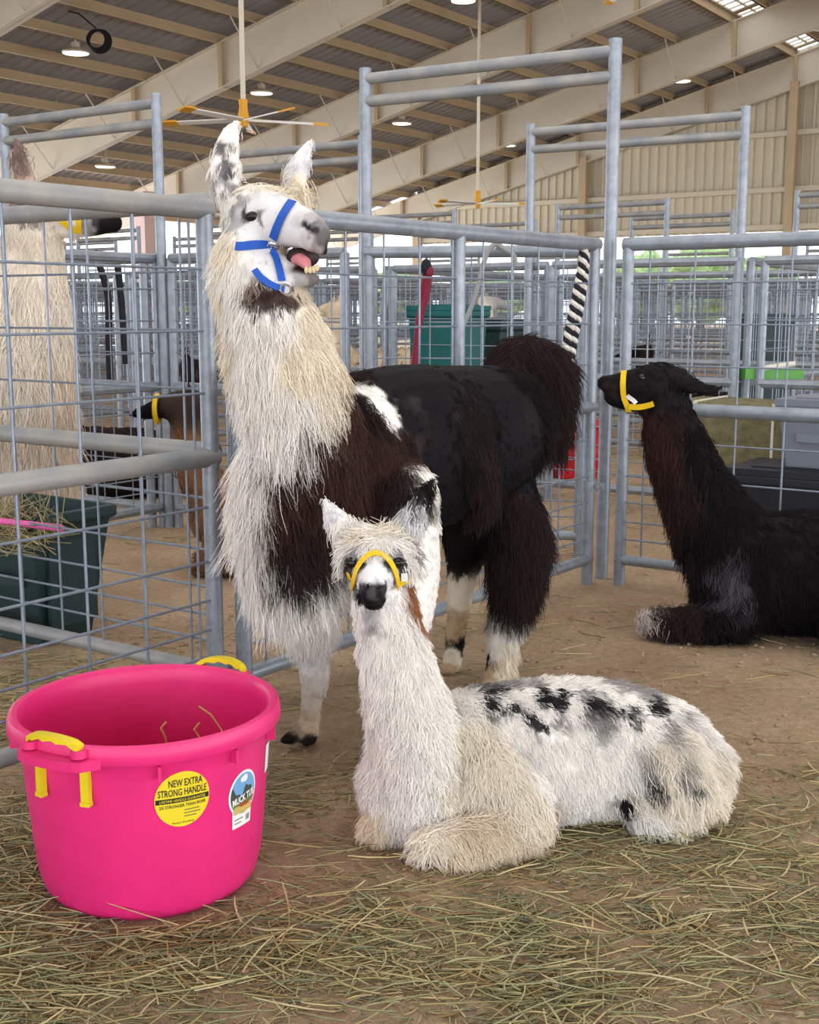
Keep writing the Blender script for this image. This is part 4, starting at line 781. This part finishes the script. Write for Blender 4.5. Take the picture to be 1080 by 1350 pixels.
lowarc = [(x, .012 - 1.08 * math.sqrt(max(0, .039 ** 2 - x * x))) for x in np.linspace(.0388, -.0388, 24)]
sheet('sticker_hills', [cl(lambda x: .018 + .009 * math.sin(x * 130) + .004 * math.sin(x * 320), -.0388, .0388) + lowarc], M['stick_dark'], st, a0, z0, .0021)
sheet('sticker_meadow', [[(x, min(-.002 + .1 * x, .012 + 1.08 * math.sqrt(max(0, .039 ** 2 - x * x)))) for x in np.linspace(-.0365, .0365, 12)] + [q for q in lowarc if q[1] < -.002]], M['stick_green'], st, a0, z0, .0023)
sheet('sticker_hay', [rect(-.028, -.028, .028, -.012)], M['stick_tan'], st, a0, z0, .0025)
text_sheet('MUCK TUB', M['white'], st, a0, z0, .0032, 0, .003, .068, .015, 0.12, .03); sheet('sticker_cloud', [circ(.008, 16, .002, .043), circ(.006, 14, -.006, .042)], M['white'], st, a0, z0, .0024)
sheet('sticker_strip', [rect(-.012, -.015, .018, -.010)], M['stick_red'], st, a0, z0, .0032)
for y_, w_ in ((-.040, .026), (-.048, .022)): sheet('fine_print', [rect(-.025, y_ - .0015, -.025 + w_, y_ + .0015)], M['stick_grey'], st, a0, z0, .0018)
sheet('sticker_mark', [rect(.012, -.05, .024, -.038)], M['stick_grey'], st, a0, z0, .0018)
a0 = math.radians(-3); st = sheet('side_sticker', [rect(-.02, -.03, .02, .03)], M['white'], tub, a0, .265, .0012)
# a few stems of hay standing in the tub and stuck on it
for k, pts in enumerate((((218, 972), (212, 960), (219, 952)), ((262, 970), (256, 962), (263, 953)), ((292, 962), (278, 942), (262, 931)))):
    q = [P(x, y, 2.52 + .05 * k) for x, y in pts]
    t = link('straw', MB().tube([P(pts[0][0] + 4, pts[0][1] + 30, 2.55)] + q, .0022, 5).mesh('straw'), None, M['stick_tan'])
    tag(t, ('bent hay stem poking up in the middle of the pink tub', 'short hay stem standing right of the bent one in the pink tub', 'thin hay stem leaning on the inner right side of the pink tub')[k], 'straw')
# ------------------------------------------------------------------ other tubs, bins, ropes
def bin_box(name, label, c, rz, lx, ly, h, m, lip=.02, taper=.06, cat='tub', wall=.012, lid=False):
    t = thing(name, label, cat, c, rz); o = MB()
    def ringv(x, y, z): return [(-x, -y, z), (x, -y, z), (x, y, z), (-x, y, z)]
    lv = [ringv(lx / 2 - taper, ly / 2 - taper, 0), ringv(lx / 2, ly / 2, h - .05), ringv(lx / 2 + lip, ly / 2 + lip, h - .045), ringv(lx / 2 + lip, ly / 2 + lip, h), ringv(lx / 2 - wall, ly / 2 - wall, h), ringv(lx / 2 - taper - wall, ly / 2 - taper - wall, wall)]
    vs = [q for r in lv for q in r]; fs = [(3, 2, 1, 0), tuple(4 * 5 + j for j in range(4))]
    for i in range(5):
        for j in range(4): fs.append((4 * i + j, 4 * i + (j + 1) % 4, 4 * i + 4 + (j + 1) % 4, 4 * i + 4 + j))
    b = o.add(vs, fs).obj('body', m, t, smooth=False); bv = b.modifiers.new('b', 'BEVEL'); bv.width = .012; bv.segments = 2
    for sg in (-1, 1):
        MB().obox((sg * (lx / 2 - taper * .5 + .012), 0, h * .55), (.01, 0, 0), (0, ly * .3, 0), (0, 0, h * .4)).obj('side_rib', m, t, smooth=False)
        MB().obox((0, sg * (ly / 2 - taper * .5 + .010), h * .5), (lx * .36, 0, 0), (0, .01, 0), (0, 0, .02)).obj('side_rib', m, t, smooth=False)
    if lid: MB().obox((0, 0, h + .015), (lx / 2 + lip, 0, 0), (0, ly / 2 + lip, 0), (0, 0, .016)).obox((0, 0, h + .034), (lx * .4, 0, 0), (0, ly * .38, 0), (0, 0, .006)).obj('lid', m, t, smooth=False)
    return t
gt = bin_box('feed_tub', 'dark green feed tub with hay, behind the left pen panels', tuple(np.array([-1.07, 4.17, 0]) - WX * .36 + AX * .2 - np.array([.25, -.02, 0])), RW, .66, .36, .5, M['dgreen'])
t = thing('rod', 'thin pink plastic rod lying across the dark green feed tub', 'rod', (-1.45, 4.2, .51)); MB().tube([P(-40, 682, 4.2), P(78, 696, 4.1)], .012, 10).obj('shaft', M['rod'], t, off=at(t)); MB().ball(P(80, 697, 4.1), .014).obj('tip', M['rod'], t, off=at(t))
bin_box('bucket', 'red plastic bucket behind the pen corner', G(755, 628), .2, .36, .36, .42, M['red'], taper=.04, cat='bucket')
bin_box('storage_bin', 'tall teal storage bin standing among the far pens', (.27, 8.6, 0), RW, .40, .40, 1.22, M['teal'], taper=.05, cat='bin', lid=True)
bin_box('storage_bin', 'dark green bin standing behind the teal bin', (.61, 9.3, 0), RW, .42, .42, 1.12, M['dgreen'], taper=.05, cat='bin', lid=True)
kb = bin_box('storage_tote', 'black storage tote with grey tote on top, behind right panel', (2.05, 5.86, 0), RW, .84, .46, .43, M['blackp'], taper=.04, cat='tote', lid=True)
bin_box('storage_tote', 'grey storage tote standing on the black one', (2.15, 5.80, .471), RW, .64, .40, .30, M['greyp'], taper=.03, cat='tote', lid=True)
bin_box('trash_bin', 'black bin far behind the dark llama\'s ear', (3.05, 10.6, 0), .3, .35, .35, 1.15, M['dgreen'], taper=.04, cat='bin', lid=True)
t = thing('hay_bale', 'olive hay bale behind the totes', 'hay bale', (1.9, 6.8, 0), RW); o = MB().obox((0, 0, .36), (.4, 0, 0), (0, .25, 0), (0, 0, .36)).obj('bale', M['bale'], t, smooth=False); bv = o.modifiers.new('b', 'BEVEL'); bv.width = .04; bv.segments = 3
for x in (-.22, .22): MB().obox((x, 0, .36), (.006, 0, 0), (0, .258, 0), (0, 0, .368)).obj('twine', M['ropew'], t, smooth=False)
t = thing('fan_case', 'lime green flat case lying on the fence behind right panel', 'case', P(1015, 492, 7.2)); MB().obox((0, 0, 0), (.17, 0, 0), (0, .1, 0), (0, 0, .03)).obj('case', M['limeg'], t, smooth=False); MB().obox((-.05, 0, .032), (.06, 0, 0), (0, .07, 0), (0, 0, .004)).obj('case_panel', M['limeg'], t, smooth=False)
t = thing('paper_roll', 'white paper roll lying on the lime green case', 'roll', P(1024, 486, 7.1)); MB().tube([(-.1, 0, .0), (.1, -.02, .03)], .016, 12).obj('paper', M['ropew'], t); MB().tube([(-.102, 0, -.0005), (-.099, 0, 0)], .008, 10).obj('core', M['greyp'], t)
def rope(name, label, strands, mats, r, tw=0.0, pitch=.07, cat='rope'):
    c = np.array(strands[0][0]); t = thing(name, label, cat, c)
    for st_ in strands:
        q = catmull(st_, 14)
        for i, m in enumerate(mats):
            if tw:
                L = np.concatenate([[0], np.cumsum(np.linalg.norm(np.diff(q, axis=0), axis=1))]); n = int(L[-1] / .006); s = np.linspace(0, L[-1], n); p = np.stack([np.interp(s, L, q[:, k]) for k in range(3)], 1)
                a = 2 * math.pi * s / pitch + math.pi * i; p = p + tw * np.stack([np.cos(a), np.sin(a), 0 * a], 1)
            else: p = q
            MB().tube(list(p), r, 7).obj('strand', M[m], t, off=c)
    return t
cy = 5.28
rope('lead_rope', 'black and white striped lead rope hanging by the pen corner', [[P(770, 326, cy), P(768, 350, cy), P(758, 400, cy), P(748, 450, cy), P(742, 490, cy + .03), P(748, 540, cy), P(752, 575, cy)], [P(772, 330, cy + .02), P(768, 380, cy + .03), P(756, 450, cy + .03), P(750, 500, cy + .03), P(755, 540, cy + .02)]], ['ropeb', 'ropew'], .0118, .0108, .046)
rope('lead_rope', 'maroon lead strap hanging from the fence left of the teal bin', [[P(566, 355, 6.0), P(562, 390, 6.0), P(553, 420, 6.0), P(549, 460, 6.0), P(546, 488, 6.0)], [P(563, 352, 6.0), P(557, 400, 6.02), P(551, 440, 6.02)]], ['maroon'], .018)
o = bpy.data.objects['lead_rope.001']; MB().ball(P(562, 352, 5.98), .026, .02, .04).obj('knot', M['ropeb'], o, off=at(o)); MB().ball(P(566, 358, 5.98), .022, .02, .03).obj('clip', M['maroon'], o, off=at(o))
rope('tie_rope', 'grey rope loop hanging from the gate leaf behind the llama\'s rump', [[P(662, 326, 5.9), P(652, 322, 5.9), P(640, 340, 5.9), P(625, 395, 5.9), P(606, 440, 5.9), P(602, 450, 5.9)], [P(655, 325, 5.92), P(676, 335, 5.92), P(680, 350, 5.92)]], ['ropeg'], .012)
rope('lead_rope', 'dark lead rope hanging in the left pens beyond the wire panel', [[P(236, 330, 7.6) - np.array([.52, 0, 0]), P(142, 390, 7.6), P(143, 450, 7.6), P(146, 520, 7.6)], [P(155, 350, 7.6), P(160, 400, 7.6), P(166, 480, 7.6)]], ['ropeb'], .022)
# ------------------------------------------------------------------ trees beyond the open side
TN = []
def tree(label, loc, r, h):
    TN.append(1); t = thing('tree', label + ', %s from left' % ORD[len(TN) - 1], 'tree', loc, 0, 'trees outside the barn'); MB().tube([(0, 0, 0), (.1, 0, h * .5)], [.22, .12], 8).obj('trunk', M['bark'], t)
    me = bpy.data.meshes.new('crown'); bm = bmesh.new(); bmesh.ops.create_icosphere(bm, subdivisions=4, radius=1)
    for v in bm.verts: v.co *= 1 + .35 * noise.noise(v.co * 3 + Vector(loc)) + .15 * noise.noise(v.co * 9)
    for v in bm.verts: v.co = Vector((v.co.x * r, v.co.y * r, v.co.z * h * .45 + h * .6))
    bm.to_mesh(me); bm.free(); link('crown', me, t, M['leaf'])
for k, (px, Y, r, h) in enumerate(((215, 84, 2.0, 3.4), (520, 84, 2.2, 3.6), (650, 78, 2.2, 3.4), (848, 80, 2.4, 4.6), (925, 72, 2.4, 4.7), (1000, 84, 2.6, 4.4))):
    p = P(px, 409, Y); tree('round green tree outside beyond the open barn end', (p[0], p[1], 0), r, h)
# ------------------------------------------------------------------ hay on the ground and in the feed tub
def hay(name, n, sampler, lmin, lmax, rad, zmax, label, parent=None, flat=.25):
    c = sampler(n); n = len(c); L = RNG.uniform(lmin, lmax, n) * RNG.choice([.5, 1, 1, 1.5], n); a = RNG.uniform(0, 2 * math.pi, n); a = np.where(RNG.random(n) < .45, RNG.normal(.12, .4, n), a)
    tilt = RNG.normal(0, flat, n) * .35; d = np.stack([np.cos(a) * np.cos(tilt), np.sin(a) * np.cos(tilt), np.sin(tilt)], 1); b = np.stack([-np.sin(a), np.cos(a), 0 * a], 1)
    z = rad + RNG.random(n) ** 2 * zmax + np.abs(np.sin(tilt)) * L * .5; c = c.copy(); c[:, 2] += z; bow = RNG.normal(0, .12, n) * L
    K = 4; vs = np.empty((n, K, 3, 3)); up = np.array([0, 0, 1.0])
    for i, s in enumerate(np.linspace(-.5, .5, K)):
        p = c + d * (L * s)[:, None] + b * (bow * (0.25 - s * s) * 2)[:, None]; r = (rad * RNG.uniform(.6, 1.4, n) * (1 - .5 * abs(s) * 1.2))[:, None]
        for j in range(3): g = 2 * math.pi * j / 3 + .5; vs[:, i, j] = p + r * (math.cos(g) * b + math.sin(g) * up)
    base = np.arange(n)[:, None] * (K * 3); q = []
    for i in range(K - 1):
        for j in range(3): q.append([i * 3 + j, i * 3 + (j + 1) % 3, (i + 1) * 3 + (j + 1) % 3, (i + 1) * 3 + j])
    F = (base[:, :, None] + np.array(q)[None]).reshape(-1, 4); V = vs.reshape(-1, 3)
    me = bpy.data.meshes.new(name); me.vertices.add(len(V)); me.vertices.foreach_set('co', (V - (loc_of(parent) if parent else 0)).ravel()); me.loops.add(F.size); me.loops.foreach_set('vertex_index', F.ravel())
    me.polygons.add(len(F)); me.polygons.foreach_set('loop_start', np.arange(0, F.size, 4)); me.polygons.foreach_set('loop_total', np.full(len(F), 4)); me.update()
    pal = np.array([rgb(176, 166, 118), rgb(164, 162, 122), rgb(196, 176, 128), rgb(142, 142, 106), rgb(206, 190, 150), rgb(150, 122, 82), rgb(130, 132, 104)]); col = pal[RNG.choice(7, n, p=[.22, .2, .18, .14, .08, .08, .1])] * RNG.uniform(.75, 1.15, (n, 1))
    at_ = me.attributes.new('col', 'FLOAT_COLOR', 'POINT'); at_.data.foreach_set('color', np.concatenate([np.repeat(col, K * 3, 0), np.ones((n * K * 3, 1))], 1).ravel())
    o = link(name, me, parent, M['hay']); 
    if parent is None: tag(o, label, 'hay', kind='stuff')
    else: tag(o, kind='stuff')
    return o
def dens(p):                                                  # where the hay lies thick, in metres on the floor
    x, y = p[:, 0], p[:, 1]; patch = 0.5 + 0.5 * nz3(p, 4.2, 3); f = .07 + .93 * np.clip(patch * 2.2 - .85, 0, 1) * (.6 + .4 * nz3(p, 13, 5))
    f = f * np.clip((3.6 - y) / .9, .06, 1)                    # the back of the pen is bare dirt
    f = np.maximum(f, .9 * np.exp(-((x + .85) ** 2 / .1 + (y - 2.5) ** 2 / .25))); f = np.maximum(f, .75 * np.exp(-((x + .45) ** 2 / .5 + (y - 2.15) ** 2 / .02)))
    f = np.maximum(f, .5 * np.exp(-((x + 1.3) ** 2 / .3 + (y - 3.6) ** 2 / .3))); f = np.maximum(f, .55 * np.exp(-((x - .5) ** 2 / .4 + (y - 2.6) ** 2 / .05)))
    f = np.where((x > .55) & (y > 2.2) & (y < 2.9), np.maximum(f, .28), f)
    return np.clip(f, 0, 1)
def ground_hay(n):
    out = []
    while sum(map(len, out)) < n:
        y = 1.75 + 3.2 * RNG.random(60000) ** 1.5; x = RNG.uniform(-.62, .62, 60000) * (y + .3); p = np.stack([x, y, 0 * x], 1); p = p[RNG.random(60000) < dens(p)]
        p = p[((p[:, 0] - TB[0]) ** 2 + (p[:, 1] - TB[1]) ** 2) > .235 ** 2]; out.append(p)
    return np.concatenate(out)[:n]
hay('loose_hay', 4700, ground_hay, .04, .14, .0021, .018, 'loose green and tan hay strewn over the dirt around the tub and the young llama')
hay('hay_chaff', 28000, ground_hay, .008, .04, .0014, .004, 'short hay chaff trodden into the dirt between the longer stems')
def far_hay(n): s = RNG.uniform(-6, .8, n); t = RNG.uniform(2.7, 12, n); p = np.stack([s * WX[0] + t * AX[0], s * WX[1] + t * AX[1], 0 * s], 1); return p[RNG.random(n) < np.clip(.2 + .6 * nz3(p, 1.6, 2), 0.03, 1)]
hay('scattered_hay', 9000, far_hay, .05, .16, .002, .01, 'sparse hay scattered over the dirt of the pens behind')
def tub_hay(n): c = P(98, 702, 4.35); r = RNG.normal(0, 1, (n, 3)) * [.08, .06, .03]; return c + r
hay('hay', 260, tub_hay, .1, .2, .002, .05, None, gt, flat=1.6)
def clods(n, sampler, label):
    bm = MB(); 
    for p in sampler(n):
        r = RNG.uniform(.004, .011); bm.ball(p + [0, 0, r * .4], r, r * .8, r * .7, 6, 4)
    o = bm.obj('dirt_clods', M['dirt'], None); tag(o, label, 'dirt', kind='stuff')
clods(900, lambda n: np.stack([RNG.uniform(-1.2, 1.6, n), 1.8 + 3 * RNG.random(n) ** 1.2, np.zeros(n)], 1), 'small dirt clods and crumbs lying over the pen floor')
